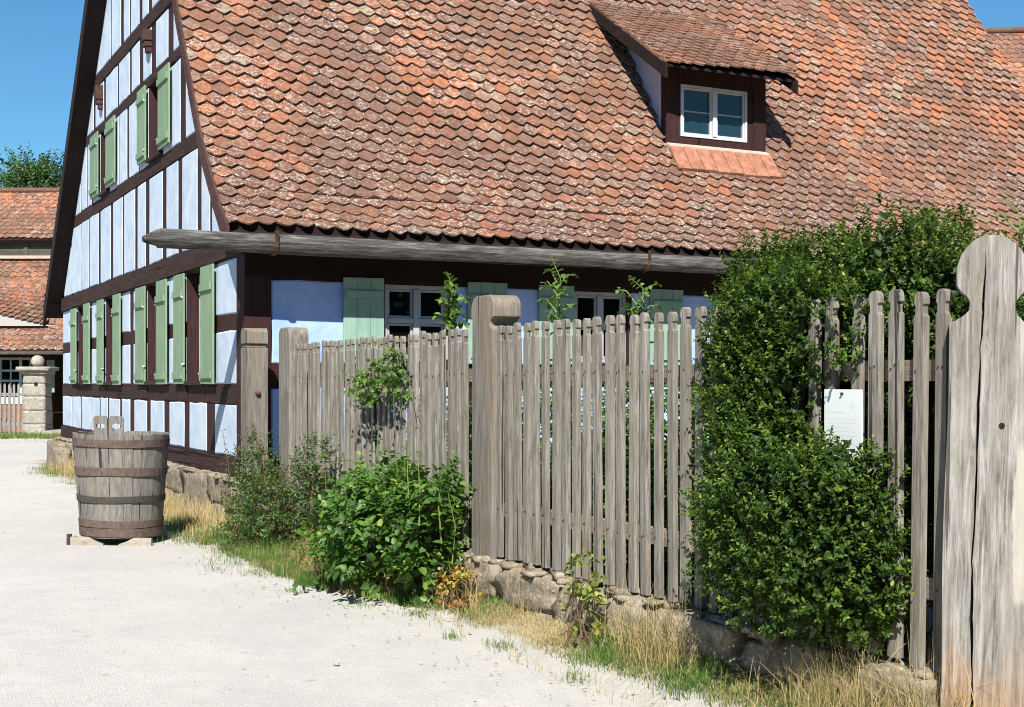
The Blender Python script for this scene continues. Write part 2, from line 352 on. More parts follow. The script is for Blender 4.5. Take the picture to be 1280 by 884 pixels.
def lay_tiles(b, u0, u1, pts, w, c, flip=1, skip=None, sag=.026, lift=.050, th=.019, smax=None, blunt=.16, seed=0, rnd_fn=None):
    f, L = polyline(pts); rs = random.Random(seed); L = smax or L
    nrow = int(L/c)+1
    for r in range(nrow):
        s = r*c; off = (r % 2)*w/2
        ncol = int((u1-u0)/w)+2
        for k in range(ncol):
            uc = u0+off+k*w
            if uc-w/2 > u1 or uc+w/2 < u0: continue
            ss = s+nz(uc*.8, s*.5, 1, sag, seed)+rs.uniform(-.006, .006)
            V0, Z0, T = f(max(ss, -.02))
            if skip and skip(uc, V0): continue
            wob = nz(uc*.33, s*.33, 1, .085, seed+5)*min(1, max(0, max(5.7-uc, uc-8.4, V0-1.3)/.8 if len(pts) > 3 else 1))
            nn = (-T[1]*flip, T[0]*flip)
            if nn[1] < 0: nn = (-nn[0], -nn[1])
            rot = rs.gauss(0, .02); lf = lift+rs.uniform(-.006, .010)
            if rs.random() < .02: rot += rs.uniform(-.09, .09); ss = max(.0, ss-rs.uniform(.01, .03)); lf += .006
            hw = w/2*.985
            tip = min(.082, c*.6)*rs.uniform(.85, 1.12); bl = blunt*hw*rs.uniform(.6, 1.3)
            out2 = [(-hw, tip), (-bl, .006), (bl, .006-.004), (hw, tip)] if bl > .01 else [(-hw, tip), (0, 0), (hw, tip)]
            up = min(.31, L+.25-s)
            ol = out2+[(hw, up), (-hw, up)]
            b.r = rnd_fn(uc, V0, rs) if rnd_fn else rs.random()
            top = []; low = []
            for (x, y) in ol:
                xx = x*math.cos(rot)-y*math.sin(rot); yy = x*math.sin(rot)+y*math.cos(rot)
                uu = min(max(uc+xx, u0), u1)
                h = lf*(1-yy/.31)+wob+.004
                base = (V0+T[0]*yy, Z0+T[1]*yy)
                if ss+yy > 0:
                    q = f(min(ss+yy, L+.2)); base = (q[0], q[1])
                top.append(b.vert(uu, base[0]+nn[0]*h, base[1]+nn[1]*h)); low.append(b.vert(uu, base[0]+nn[0]*(h-th), base[1]+nn[1]*(h-th)))
            n_ = len(out2); b.face(*top)
            for q in range(n_-1): b.face(top[q], low[q], low[q+1], top[q+1])
            b.face(top[n_-1], low[n_-1], low[n_], top[n_]); b.face(top[0], top[n_+1], low[n_+1], low[0])

HU0, HU1, HV1 = 0., 14.1, 13.4      # house footprint
house = thing('half_timbered_house', 'pale blue half-timbered farmhouse with green shutters and a steep orange tiled roof', 'house', (0, 0, .0))
b = MB()
DU0, DU1 = 6.22, 7.9               # dormer
def skip_near(u, v):
    return DU0-.02 < u < DU1+.02 and .70 < v < 2.3
def near_rnd(u, v, rs):
    x = rs.random()
    return x
b = MB(); lay_tiles(b, -.35, 14.35, NEAR, .22, .176, skip=skip_near, seed=3)
roof = b.build('roof', M['roof_tile'], house, fix=False); roof['label'] = 'near slope of lichened orange beaver-tail tiles'
b = MB(); lay_tiles(b, -.28, 14.35, list(reversed(FAR)), .22, .19, seed=9)
b.build('rear_roof', M['roof_tile'], roof, fix=False)
# roof deck, soffit and ridge
b = MB()
def deck(pts, u0, u1, th, dz=0.):
    for a, c in zip(pts, pts[1:]):
        d = math.dist(a, c); n_ = (-(c[1]-a[1])/d, (c[0]-a[0])/d)
        if n_[1] < 0: n_ = (-n_[0], -n_[1])
        P = [(a[0]+n_[0]*-.03, a[1]+n_[1]*-.075), (c[0]-n_[0]*.03, c[1]-n_[1]*.075), (c[0]-n_[0]*th, c[1]-n_[1]*th), (a[0]-n_[0]*th, a[1]-n_[1]*th)]
        b.hexa([(u0, *P[0]), (u0, *P[1]), (u0, *P[2]), (u0, *P[3]), (u1, *P[0]), (u1, *P[1]), (u1, *P[2]), (u1, *P[3])])
deck(NEAR, -.33, 14.33, .15); deck(FAR, -.26, 14.33, .26)
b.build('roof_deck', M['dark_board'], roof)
b = MB(); b.tube([(-.36+i*.35, 5.35, 11.56+nz(i, 0, .5, .03)) for i in range(43)], .13, 10); b.build('ridge', M['roof_tile'], roof, smooth=True)
# verge boards
b = MB()
for a, c in zip(NEAR, NEAR[1:]):
    b.hexa([(-.375, a[0], a[1]-.22), (-.335, a[0], a[1]-.22), (-.335, c[0], c[1]-.24), (-.375, c[0], c[1]-.24), (-.375, a[0], a[1]+.035), (-.335, a[0], a[1]+.035), (-.335, c[0], c[1]+.04), (-.375, c[0], c[1]+.04)])
vb = b.build('verge_board', M['verge_wood'], house)
b = MB()
for a, c in zip(FAR, FAR[1:]):
    b.hexa([(-.31, a[0], a[1]-.36), (-.262, a[0], a[1]-.36), (-.262, c[0], c[1]-.36), (-.31, c[0], c[1]-.36), (-.31, a[0], a[1]+.02), (-.262, a[0], a[1]+.02), (-.262, c[0], c[1]+.02), (-.31, c[0], c[1]+.02)])
for k in range(0, 11):      # lookout rafters under the far verge
    pass
b.build('verge_board', M['dark_board'], house)
# ------------------------------------------------------------------ walls with real openings
def clip_poly(poly, a, bb, c):     # keep a*x+b*y<=c
    out = []
    for i in range(len(poly)):
        p, q = poly[i], poly[(i+1) % len(poly)]; fp = a*p[0]+bb*p[1]-c; fq = a*q[0]+bb*q[1]-c
        if fp <= 0: out.append(p)
        if fp*fq < 0:
            k = fp/(fp-fq); out.append((p[0]+(q[0]-p[0])*k, p[1]+(q[1]-p[1])*k))
    return out
CL = [(-1.5, 1, 3.515-.17), (1.017, 1, 3.33+1.017*13.28+.0)]      # near main line, far underside line
def under(poly, near=True):
    if near:
        # the eave flare: polygons near v=0 are limited by the shallower line instead
        vmax = max(p[0] for p in poly)
        poly = clip_poly(poly, *( (-1.12, 1, 3.58) if vmax < .9 else CL[0]))
    if poly: poly = clip_poly(poly, *CL[1])
    return poly
GW = [(10.52, 11.46), (7.67, 8.55), (4.35, 5.21), (1.81, 2.74)]       # ground floor gable windows
GA = [(8.3, 9.05), (4.25, 5.1)]                                        # attic gable windows
LW = [(1.65, 2.48), (4.2, 4.99), (7.4, 8.25), (10.4, 11.25)]           # eave side windows
openG = [(a, c, 1.62, 3.03) for a, c in GW]+[(a, c, 4.86, 5.92) for a, c in GA]
openL = [(a, c, 1.85, 2.78) for a, c in LW]
PG = lambda a, z, d: (d, a, z)          # gable plane: depth goes to +u
PL = lambda a, z, d: (a, d, z)          # eave-side plane: depth goes to +v
def wall(b, P, a0, a1, z0, z1, opens, depth, clip=None):
    A = sorted({a0, a1, *[o[0] for o in opens], *[o[1] for o in opens]}); Z = sorted({z0, z1, *[o[2] for o in opens], *[o[3] for o in opens]})
    for x0, x1 in zip(A, A[1:]):
        for y0, y1 in zip(Z, Z[1:]):
            if any(o[0] <= x0 and x1 <= o[1] and o[2] <= y0 and y1 <= o[3] for o in opens): continue
            poly = [(x0, y0), (x1, y0), (x1, y1), (x0, y1)]
            if clip: poly = clip(poly)
            if len(poly) > 2: b.quad(*[P(x, y, 0) for x, y in poly])
    for (x0, x1, y0, y1) in opens:
        for (p, q) in (((x0, y0), (x1, y0)), ((x1, y0), (x1, y1)), ((x1, y1), (x0, y1)), ((x0, y1), (x0, y0))):
            b.quad(P(*p, 0), P(*q, 0), P(*q, depth), P(*p, depth))
b = MB()
wall(b, PG, 0, HV1, .56, 11.3, openG, .22, under)
wall(b, PL, 0, HU1, .56, 3.78, openL, .2)
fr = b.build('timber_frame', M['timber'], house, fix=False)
b = MB()
b.quad((HU1, 0, .5), (HU1, HV1, .5), (HU1, HV1, 3.1), (HU1, 5.35, 11.3), (HU1, .0, 3.7)); b.quad((0, HV1, .5), (HU1, HV1, .5), (HU1, HV1, 3.2), (0, HV1, 3.2))
b.build('rear_wall', M['blue_plaster'], house, fix=False)
# beams standing proud of the gable
b = MB()
def beam(a0, a1, z0, z1, d=.03, P=PG, seg=.5, j=.012):
    n_ = max(1, int((a1-a0)/seg)); prev = None
    for k in range(n_):
        x0 = a0+(a1-a0)*k/n_; x1 = a0+(a1-a0)*(k+1)/n_
        if prev is None: prev = (random.uniform(-j, j), random.uniform(-j, j), random.uniform(-j, j)*.5)
        nx = (random.uniform(-j, j), random.uniform(-j, j), random.uniform(-j, j)*.5)
        b.hexa([P(x0, z0+prev[0], .03), P(x1, z0+nx[0], .03), P(x1, z0+nx[0], -d+nx[2]), P(x0, z0+prev[0], -d+prev[2]),
                P(x0, z1+prev[1], .03), P(x1, z1+nx[1], .03), P(x1, z1+nx[1], -d+nx[2]), P(x0, z1+prev[1], -d+prev[2])]); prev = nx
wood('timber_beam_x', (.016,.007,.006), (.050,.020,.017), (.085,.040,.034), 'x', .5, 1, (.028,.012,.010), bumpd=.02)
for spec in ([(.0, 13.35, 3.06, 3.31, .045), (0, 13.42, .54, .745, .04)]+[(a0, a1, 1.375, 1.57, .012) for a0, a1 in ((0, 1.75), (2.78, 4.3), (5.26, 7.6), (8.6, 10.45), (11.5, 13.38))]
             +[(.9, 11.9, 4.6, 4.79, .014), (1.75, 10.6, 5.935, 6.08, .014), (2.3, 9.8, 6.79, 6.99, .02), (3.1, 8.4, 8.35, 8.53, .02)]):
    b = MB(); beam(*spec); b.build('wall_beam', M['timber_beam'], house)
for spec, mm in (((.0, 14.1, .54, .745, .04), 'timber_beam_x'), ((0, 14.1, 1.58, 1.81, .012), 'timber_beam_x'), ((-.02, 14.1, 2.80, 3.3, .035), 'dark_board')):  # top beam near-black: eave shade put into its colour
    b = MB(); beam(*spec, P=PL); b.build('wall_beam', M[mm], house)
b = MB(); b.box(-.3, 14.3, -.47, -.44, 3.08, 3.36); b.build('eave_light_stop', M['dark_board'], house)  # added behind the gutter to block sun through the eave gap
b = MB(); b.box(-.03, .27, -.03, .02, .748, 3.2); b.box(-.03, .02, .021, .30, .748, 3.05)
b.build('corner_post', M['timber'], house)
# plaster infill: pillowed panels with lit rims
def pillow(b, P, poly, d=.010, inset=.016, j=.016):
    if len(poly) < 3: return
    # resample the outline so that edges wander a little
    pts = []
    for i in range(len(poly)):
        p, q = poly[i], poly[(i+1) % len(poly)]; L = math.dist(p, q); n_ = max(1, int(L/.28))
        for k in range(n_): pts.append((p[0]+(q[0]-p[0])*k/n_, p[1]+(q[1]-p[1])*k/n_))
    ar = sum(pts[i][0]*pts[(i+1) % len(pts)][1]-pts[(i+1) % len(pts)][0]*pts[i][1] for i in range(len(pts)))/2
    if abs(ar) < .015: return
    if ar < 0: pts.reverse()
    pts = [(x+nz(x, y, 5, j, 11), y+nz(x, y, 5, j*1.5, 13)) for x, y in pts]
    n_ = len(pts); inn = []
    for i in range(n_):
        a, p, c = Vector(pts[i-1]), Vector(pts[i]), Vector(pts[(i+1) % n_])
        e1 = (p-a); e2 = (c-p)
        if e1.length < 1e-6 or e2.length < 1e-6: inn.append(tuple(p)); continue
        n1 = Vector((-e1.y, e1.x)).normalized(); n2 = Vector((-e2.y, e2.x)).normalized(); nn = n1+n2
        m = nn.length; nn = nn/m if m > 1e-3 else n1
        inn.append(tuple(p+nn*inset/max(.5, m/2)))
    i0 = len(b.v); b.v += [P(x, y, -.001) for x, y in pts]+[P(x, y, -d) for x, y in inn]
    for i in range(n_):
        k = (i+1) % n_; b.face(i0+i, i0+k, i0+n_+k, i0+n_+i)
    b.face(*[i0+n_+i for i in range(n_)])
b = MB()
def rect(a0, a1, z0, z1, **k): 
    p = under([(a0+.02, z0), (a1-.02, z0), (a1-.02, z1), (a0+.02, z1)])
    if len(p) > 2: pillow(b, PG, p, **k)
def rowp(cuts, z0, z1, gap=None):
    for a0, a1 in cuts: rect(a0, a1, z0, z1)
rowp([(12.26,13.39),(11.22,12.2),(10.03,11.10),(9.22,9.97),(8.43,9.12),(7.35,8.32),(6.52,7.20),(5.28,6.22),(4.12,5.04),(2.92,3.82),(1.74,2.66),(.37,1.37)], .765, 1.36)
for z0, z1 in ((1.60, 2.21), (2.41, 3.045)):
    rowp([(12.46,13.36),(11.50,12.32),(9.32,10.48),(8.6,9.12),(6.52,7.62),(5.25,6.28),(2.79,4.30),(.32,1.76)], z0, z1)
rowp([(12.3,13.2),(11.12,12.26),(10.33,11.06),(9.30,10.24),(8.16,9.12),(7.12,7.96),(6.14,7.03),(5.36,5.97),(4.22,5.12),(3.27,4.0),(2.21,3.07),(1.58,2.03),(.62,1.5)], 3.33, 4.585)
rowp([(11.2,12.0),(10.5,11.14),(10.02,10.44),(9.1,9.86),(7.45,8.25),(6.76,7.42),(5.9,6.63),(5.15,5.82),(3.14,4.2),(2.3,2.86),(1.4,2.22)], 4.80, 5.925)
rowp([(9.8,10.9),(8.78,9.62),(7.56,8.62),(6.54,7.46),(5.81,6.42),(4.95,5.56),(3.87,4.68),(3.06,3.57),(2.2,2.86)], 6.09, 6.775)
rowp([(8.18,9.7),(7.27,8.1),(6.55,7.05),(5.82,6.48),(5.15,5.62),(4.1,4.94),(2.9,4.0)], 7.01, 8.34)
rowp([(7.2,8.2),(6.2,7.05),(5.45,6.08),(4.4,5.3),(3.5,4.3)], 8.55, 9.8); rowp([(5.4,6.6),(4.3,5.3)], 9.95, 11.1)
b.build('wall_infill', M['blue_plaster'], house, fix=False)['label'] = 'pale blue lime plaster between the gable timbers'
b = MB()
for a0, a1 in ((.29, 1.60), (2.55, 4.15), (5.05, 6.41), (6.6, 7.35), (8.3, 10.3), (11.3, 13.8)):
    pillow(b, PL, [(a0, 1.835), (a1, 1.835), (a1, 2.77), (a0, 2.77)])
for a0, a1 in ((.29, 1.2), (1.4, 2.7), (2.9, 4.1), (4.3, 5.9), (6.1, 7.8), (8, 10), (10.2, 12), (12.2, 13.9)):
    pillow(b, PL, [(a0, .765), (a1, .765), (a1, 1.555), (a0, 1.555)])
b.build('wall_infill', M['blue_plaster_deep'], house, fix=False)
# windows
def pbox(b, P, a0, a1, z0, z1, d0, d1):
    b.hexa([P(a0, z0, d0), P(a1, z0, d0), P(a1, z0, d1), P(a0, z0, d1), P(a0, z1, d0), P(a1, z1, d0), P(a1, z1, d1), P(a0, z1, d1)])
def shutter(parent, P, a0, a1, z0, z1, mat, off=.05, tilt=0., battens=(.16, .10)):
    b = MB(); n_ = 3; w = (a1-a0)/n_
    for k in range(n_): pbox(b, P, a0+k*w+.002, a0+(k+1)*w-.002, z0+random.uniform(0, .004), z1-random.uniform(0, .004), -off-.026+random.uniform(0, .002), -off)
    for zz in (z0+battens[1]*1.2, z1-battens[0]*1.6):
        pbox(b, P, a0+.03, a1-.03, zz-.05, zz+.04, -off-.05, -off-.0265)
    s = b.build('shutter', M[mat], parent, bevel=.003)
    return s
def win(P, a0, a1, z0, z1, depth, fmat, gmat, transom=.55, sill=True, mull=1, parent=house, bars=True):
    o = bpy.data.objects.new('window', None); COL.objects.link(o); o.parent = parent; ORG[o.name] = ORG[parent.name]
    b = MB(); e = .05
    pbox(b, P, a0+.002, a0+e, z0, z1, depth-.06, depth); pbox(b, P, a1-e, a1-.002, z0, z1, depth-.06, depth)
    pbox(b, P, a0+e, a1-e, z0, z0+e, depth-.058, depth); pbox(b, P, a0+e, a1-e, z1-e, z1, depth-.058, depth)
    xs = [a0+e+(a1-a0-2*e)*k/(mull+1) for k in range(mull+2)]
    for x in xs[1:-1]: pbox(b, P, x-.038, x+.038, z0+e, z1-e, depth-.07, depth)
    zt = z0+(z1-z0)*transom
    sub = [(xs[k]+(.038 if k else 0), xs[k+1]-(.038 if k < mull else 0)) for k in range(mull+1)]
    zr = [(z0+e, zt-.03), (zt+.03, z1-e)] if transom else [(z0+e, z1-e)]
    if transom:
        for x0, x1 in sub: pbox(b, P, x0, x1, zt-.03, zt+.03, depth-.065, depth)
    for x0, x1 in sub:
        for q0, q1 in zr:     # casement leaf
            c_ = .03
            pbox(b, P, x0+.003, x0+c_, q0+.003, q1-.003, depth-.045, depth-.005); pbox(b, P, x1-c_, x1-.003, q0+.003, q1-.003, depth-.045, depth-.005)
            pbox(b, P, x0+c_, x1-c_, q0+.003, q0+c_, depth-.043, depth-.005); pbox(b, P, x0+c_, x1-c_, q1-c_, q1-.003, depth-.043, depth-.005)
            if not transom and bars: pbox(b, P, x0+c_, x1-c_, (q0+q1)/2-.009, (q0+q1)/2+.009, depth-.035, depth-.012)
    b.build('frame', M[fmat], o, bevel=.003)
    b = MB(); 
    for x0, x1 in sub:
        for q0, q1 in zr: b.quad(P(x0+.02, q0+.02, depth-.022), P(x1-.02, q0+.02, depth-.022), P(x1-.02, q1-.02, depth-.022), P(x0+.02, q1-.02, depth-.022))
    b.build('pane', M[gmat], o, fix=False)
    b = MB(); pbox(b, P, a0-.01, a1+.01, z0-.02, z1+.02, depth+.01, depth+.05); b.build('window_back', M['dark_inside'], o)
    if sill:
        b = MB(); pbox(b, P, a0-.04, a1+.04, z0-.055, z0-.004, -.06, depth-.06); b.build('sill', M['timber_beam' if P is PG else 'timber_beam_x'], o, bevel=.004)
    return o
gs = [((11.46,12.06),(9.9,10.52)), ((8.56,9.12),(7.07,7.66)), ((5.22,5.88),(3.73,4.34)), ((2.75,3.32),(1.20,1.80))]
for (a, c), (sL, sR) in zip(GW, gs):
    w_ = win(PG, a, c, 1.64, 3.02, .20, 'white_paint', 'dark_glass', .56)
    for k, (x0, x1) in enumerate((sL, sR)):
        shutter(w_, PG, x0, x1, 1.59+random.uniform(-.01, .01), 3.04+random.uniform(-.01, .01), 'green_paint', .035+.02*random.random())
    for x, z in ((sL[0]+.01, 2.72), (sR[1]-.01, 2.70), (sR[1]+.03, 1.72), (sL[0]-.02, 1.85)):
        b = MB(); b.box(-.095, -.055, x-.006, x+.006, z, z+.018); b.build('latch', M['latch_metal'], w_)
for (a, c), (sL, sR) in zip(GA, [((9.06,9.80),(7.50,8.28)), ((5.11,5.68),(3.56,4.24))]):
    w_ = win(PG, a, c, 4.87, 5.91, .20, 'timber', 'dark_glass', .56)
    for x0, x1 in (sL, sR): shutter(w_, PG, x0, x1, 4.86, 5.95, 'green_paint', .05, battens=(.10, .10))
    for x, z in ((sL[0]+.01, 5.72), (sR[1]-.01, 5.0), (sL[0]+.01, 5.0)):
        b = MB(); b.box(-.10, -.055, x-.006, x+.006, z, z+.02); b.build('latch', M['latch_metal'], w_)
ls = [((1.12,1.62),(2.70,3.23)), ((3.67,4.17),(5.30,5.81)), ((6.86,7.36),(8.3,8.8)), ((9.86,10.36),(11.3,11.8))]
for (a, c), (sL, sR) in zip(LW, ls):
    w_ = win(PL, a, c, 1.87, 2.77, .10, 'grey_paint', 'dark_glass', .53)
    for x0, x1 in (sL, sR): shutter(w_, PL, x0, x1, 1.84, 2.83, 'mint_paint', .035, battens=(.12, .10))
# purlin ends on the gable
for (vv, z0, z1) in ((8.93, 6.30, 6.7), (5.02, 6.40, 6.72)):
    b = MB(); b.box(-.13, .0, vv-.10, vv+.10, z0+.16, z1); b.box(-.11, .0, vv-.085, vv+.085, z0+.08, z0+.155); b.box(-.08, .0, vv-.07, vv+.07, z0, z0+.075)
    b.build('purlin_end', M['verge_wood'], house, bevel=.012)
# far-side soffit filler between wall top and deck, eave rafters
for k in range(17):
    b = MB(); u = .25+k*.86; b.hexa([(u, -.45, 3.14), (u+.13, -.45, 3.14), (u+.13, .1, 3.58), (u, .1, 3.58), (u, -.45, 3.26), (u+.13, -.45, 3.26), (u+.13, .1, 3.7), (u, .1, 3.7)])
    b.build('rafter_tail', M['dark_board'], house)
# log gutter
b = MB(); rg = []; nseg = 80; NR = 14
for i in range(nseg+1):
    u = -1.24+(13.9+1.24)*i/nseg; r = .113+nz(u, 0, .6, .010, 3)+nz(u, 3, 2.2, .006, 3); zc = 3.125+nz(u, 1, .3, .012, 8); vc = -.57+nz(u, 2, .4, .015, 8)
    ring = []
    for m in range(NR):
        a = 2*math.pi*(m+.5)/NR-math.pi/2; rr = r*(1+nz(math.cos(a)*2+u*.2, math.sin(a)*2, 1, .08, 6))
        y, z = vc+rr*math.cos(a), zc+rr*math.sin(a)
        if m in (6, 7) : z = zc+.01                # hollowed channel on top
        uu = u
        if i == 0: uu = u+(.16 if z > zc+.03 else (.0 if z > zc-.06 else .14))     # bevelled, pointed end
        ring.append(b.vert(uu, y, z))
    rg.append(ring)
for i in range(nseg):
    for m in range(NR): b.face(rg[i][m], rg[i+1][m], rg[i+1][(m+1) % NR], rg[i][(m+1) % NR])
b.face(*rg[0]); b.face(*rg[-1])
gut = b.build('log_gutter', M['log_wood'], house, smooth=False)
gut['label'] = 'hollowed grey log used as rain gutter'
for u in (.14, 4.87, 9.2):
    b = MB(); pts = [(-.57+.135*math.cos(a), 3.12+.135*math.sin(a)) for a in [math.pi*(1+k/8) for k in range(9)]]
    pts = [(-.705, 3.24)]+pts+[(-.435, 3.26)]
    for p, q in zip(pts, pts[1:]):
        b.hexa([(u-.022, p[0], p[1]), (u+.022, p[0], p[1]), (u+.022, q[0], q[1]), (u-.022, q[0], q[1]), (u-.022, p[0]*1.0+.0, p[1]+.008), (u+.022, p[0], p[1]+.008), (u+.022, q[0], q[1]+.008), (u-.022, q[0], q[1]+.008)])
    b.build('gutter_strap', M['rust'], gut)
# ------------------------------------------------------------------ dormer
dor = bpy.data.objects.new('dormer', None); COL.objects.link(dor); dor.parent = house; ORG[dor.name] = ORG[house.name]
DV = .95
def mz(v): return 3.515+1.5*v
def dz(v): return 5.93+.64*(v-.45)
b = MB()
PD = lambda a, z, d: (a, DV+d, z)
wall(b, PD, DU0, DU1, 4.93, dz(DV)-.05, [(6.44, 7.60, 5.06, 5.80)], .10)
b.box(DU0-.015, DU0+.17, DV-.02, DV+.12, 4.96, 6.12); b.box(DU1-.20, DU1+.015, DV-.02, DV+.12, 4.96, 6.12); b.box(DU0+.172, DU1-.202, DV-.012, DV+.03, 4.955, 5.05); b.box(DU0+.172, DU1-.202, DV-.012, DV+.03, 5.81, 6.1)
b.build('dormer_front', M['timber'], dor)
b = MB()
for u in (DU0+.004, DU1-.004):
    b.quad((u, DV+.12, mz(DV)-.2), (u, DV+.12, dz(DV+.12)-.06), (u, 2.5, mz(2.5)-.05), (u, 2.4, mz(2.4)-.3))
b.build('dormer_cheek', M['cheek_plaster'], dor, fix=False)
# flatten window directly into the dormer (frame and panes are sub-parts of it)
def dormer_window():
    P = PD; a0, a1, z0, z1 = 6.45, 7.59, 5.065, 5.795; depth = .055
    b = MB(); e = .032
    pbox(b, P, a0, a0+e, z0, z1, -.015, depth); pbox(b, P, a1-e, a1, z0, z1, -.015, depth); pbox(b, P, a0+e, a1-e, z0, z0+e, -.013, depth); pbox(b, P, a0+e, a1-e, z1-e, z1, -.013, depth)
    xm = (a0+a1)/2; pbox(b, P, xm-.034, xm+.034, z0+e, z1-e, -.025, depth)
    for x0, x1 in ((a0+e, xm-.034), (xm+.034, a1-e)):
        c_ = .03
        pbox(b, P, x0+.003, x0+c_, z0+e+.003, z1-e-.003, .002, depth-.005); pbox(b, P, x1-c_, x1-.003, z0+e+.003, z1-e-.003, .002, depth-.005)
        pbox(b, P, x0+c_, x1-c_, z0+e+.003, z0+e+c_, .004, depth-.005); pbox(b, P, x0+c_, x1-c_, z1-e-c_, z1-e-.003, .004, depth-.005)
    b.build('window_frame', M['white_paint'], dor, bevel=.003)
    b = MB()
    for x0, x1 in ((a0+e, xm-.034), (xm+.034, a1-e)): pbox(b, P, x0+.03, x1-.03, (z0+z1)/2-.01, (z0+z1)/2+.008, .02, .035)
    b.build('glazing_bar', M['grey_paint'], dor)
    b = MB()
    for x0, x1 in ((a0+e, xm-.034), (xm+.034, a1-e)): b.quad(P(x0+.03, z0+e+.03, .038), P(x1-.03, z0+e+.03, .038), P(x1-.03, z1-e-.03, .038), P(x0+.03, z1-e-.03, .038))
    b.build('pane', M['dormer_glass'], dor, fix=False)
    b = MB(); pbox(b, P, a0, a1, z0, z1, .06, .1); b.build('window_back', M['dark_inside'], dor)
dormer_window()
b = MB(); DP = [(.42, dz(.42)), (2.58, dz(2.58)+.02)]
lay_tiles(b, 5.84, 8.07, DP, .20, .125, seed=21, sag=.02, lift=.034, th=.026, blunt=.3)
b.build('dormer_roof', M['dormer_tile'], dor, fix=False)
b = MB()
b.hexa([(5.87, .47, dz(.47)-.06), (8.05, .47, dz(.47)-.06), (8.05, 2.45, dz(2.45)-.06), (5.87, 2.45, dz(2.45)-.06), (5.87, .47, dz(.47)-.03), (8.05, .47, dz(.47)-.03), (8.05, 2.45, dz(2.45)-.03), (5.87, 2.45, dz(2.45)-.03)])
for u in (5.83, 8.04): b.hexa([(u, .40, dz(.40)-.19), (u+.04, .40, dz(.40)-.19), (u+.04, 2.5, dz(2.5)-.17), (u, 2.5, dz(2.5)-.17), (u, .40, dz(.40)-.005), (u+.04, .40, dz(.40)-.005), (u+.04, 2.5, dz(2.5)+.01), (u, 2.5, dz(2.5)+.01)])
b.build('dormer_soffit', M['dark_board'], dor)
b = MB()    # mortar apron band
n_ = 10
for k in range(n_):
    u0, u1 = DU0-.02+(1.72)*k/n_, DU0-.02+1.72*(k+1)/n_; j0 = nz(k, 1, .9, .03); j1 = nz(k+1, 1, .9, .03)
    b.hexa([(u0, .82+j0*.5, mz(.82)+.06+j0), (u1, .82+j1*.5, mz(.82)+.06+j1), (u1, DV-.022, 4.80), (u0, DV-.022, 4.80), (u0, .85, mz(.85)+.125+j0), (u1, .85, mz(.85)+.125+j1), (u1, DV-.022, 4.955), (u0, DV-.022, 4.955)])
b.build('apron_mortar', M['mortar'], dor)
b = MB()
rs = random.Random(5)
for k in range(8):
    w = 1.76/8; uc = DU0-.03+w*(k+.5); b.r = rs.uniform(.5, .68); v1, v0 = .86, .62
    j = rs.uniform(-.01, .01)
    b.hexa([(uc-w*.472, v0+j, mz(v0+j)+.075), (uc+w*.472, v0+j, mz(v0+j)+.075), (uc+w*.472, v1, mz(v1)+.05), (uc-w*.472, v1, mz(v1)+.05), (uc-w*.472, v0+j-.02, mz(v0+j)+.105), (uc+w*.472, v0+j-.02, mz(v0+j)+.105), (uc+w*.472, v1-.02, mz(v1)+.09), (uc-w*.472, v1-.02, mz(v1)+.09)])
flat('apron_clay', (.34,.155,.10), .85, .38, .1, 0, .006, 9); b.build('apron_tile', M['apron_clay'], dor)
# ------------------------------------------------------------------ stone work
def rock(b, c, s, seed=0, n=4, amp=.18, sq=.45):
    i0 = len(b.v); idx = {}
    def P(x, y, z):
        k = (round(x, 3), round(y, 3), round(z, 3))
        if k in idx: return idx[k]
        d = Vector((x, y, z)); r = d.normalized(); q = d*(1-sq)+r*sq
        nn = 1+amp*noise.noise(Vector((q.x*1.5+seed*7.1, q.y*1.5, q.z*1.5)))+amp*.4*noise.noise(Vector((q.x*4+seed, q.y*4, q.z*4)))
        idx[k] = b.vert(c[0]+q.x*s[0]*nn, c[1]+q.y*s[1]*nn, c[2]+q.z*s[2]*nn); return idx[k]
    for ax in range(3):
        for sg in (-1, 1):
            for i in range(n):
                for j in range(n):
                    q = []
                    for (p, r) in ((i, j), (i+1, j), (i+1, j+1), (i, j+1)):
                        v_ = [0, 0, 0]; v_[ax] = sg; v_[(ax+1) % 3] = -1+2*p/n; v_[(ax+2) % 3] = -1+2*r/n; q.append(P(*v_))
                    b.face(*(q if sg > 0 else q[::-1]))
def stone_run(b, v0, v1, u0, u1, z0, ztop, lens, seed, courses=1, sq=.2, amp=.14):
    rs = random.Random(seed); v = v0; k = 0
    while v < v1:
        L = min(rs.uniform(*lens), v1-v+.05); n_ = courses if rs.random() < .6 else 1
        z = z0
        for q in range(n_):
            h = (ztop-z0)/n_; zz = z+h/2
            rock(b, ((u0+u1)/2+rs.uniform(-.02, .02), v+L/2, zz), ((u1-u0)/2*1.04, L/2*.995, h/2*rs.uniform(.98, 1.05)), seed+k, 6, amp, sq); z += h; k += 1
        v += L
b = MB(); stone_run(b, -10.48, -1.75, -.13, .16, -.12, .385, (.35, .85), 4, 2, .30, .26)
for k in range(110):
    v_ = -10.45+8.6*k/110; rock(b, (random.uniform(-.09, .08), v_, .385+random.uniform(-.01, .012)), (random.uniform(.03, .08), random.uniform(.03, .09), random.uniform(.012, .03)), k, 2, .3, .5)
wl = b.build('stone_wall', M['wall_stone'], None, (0, -6.6, 0), True)
tag(wl, 'low wall of rough sandstone blocks carrying the picket fence', 'wall')
b = MB(); stone_run(b, -.12, 13.5, -.17, .14, -.1, .53, (1.1, 2.3), 31, 2, .12, .20)
for k in range(70): rock(b, (-.06+random.uniform(-.09, .03), .0+13.4*k/70, .53), (random.uniform(.05, .10), random.uniform(.08, .16), random.uniform(.012, .03)), k, 2, .3, .5)
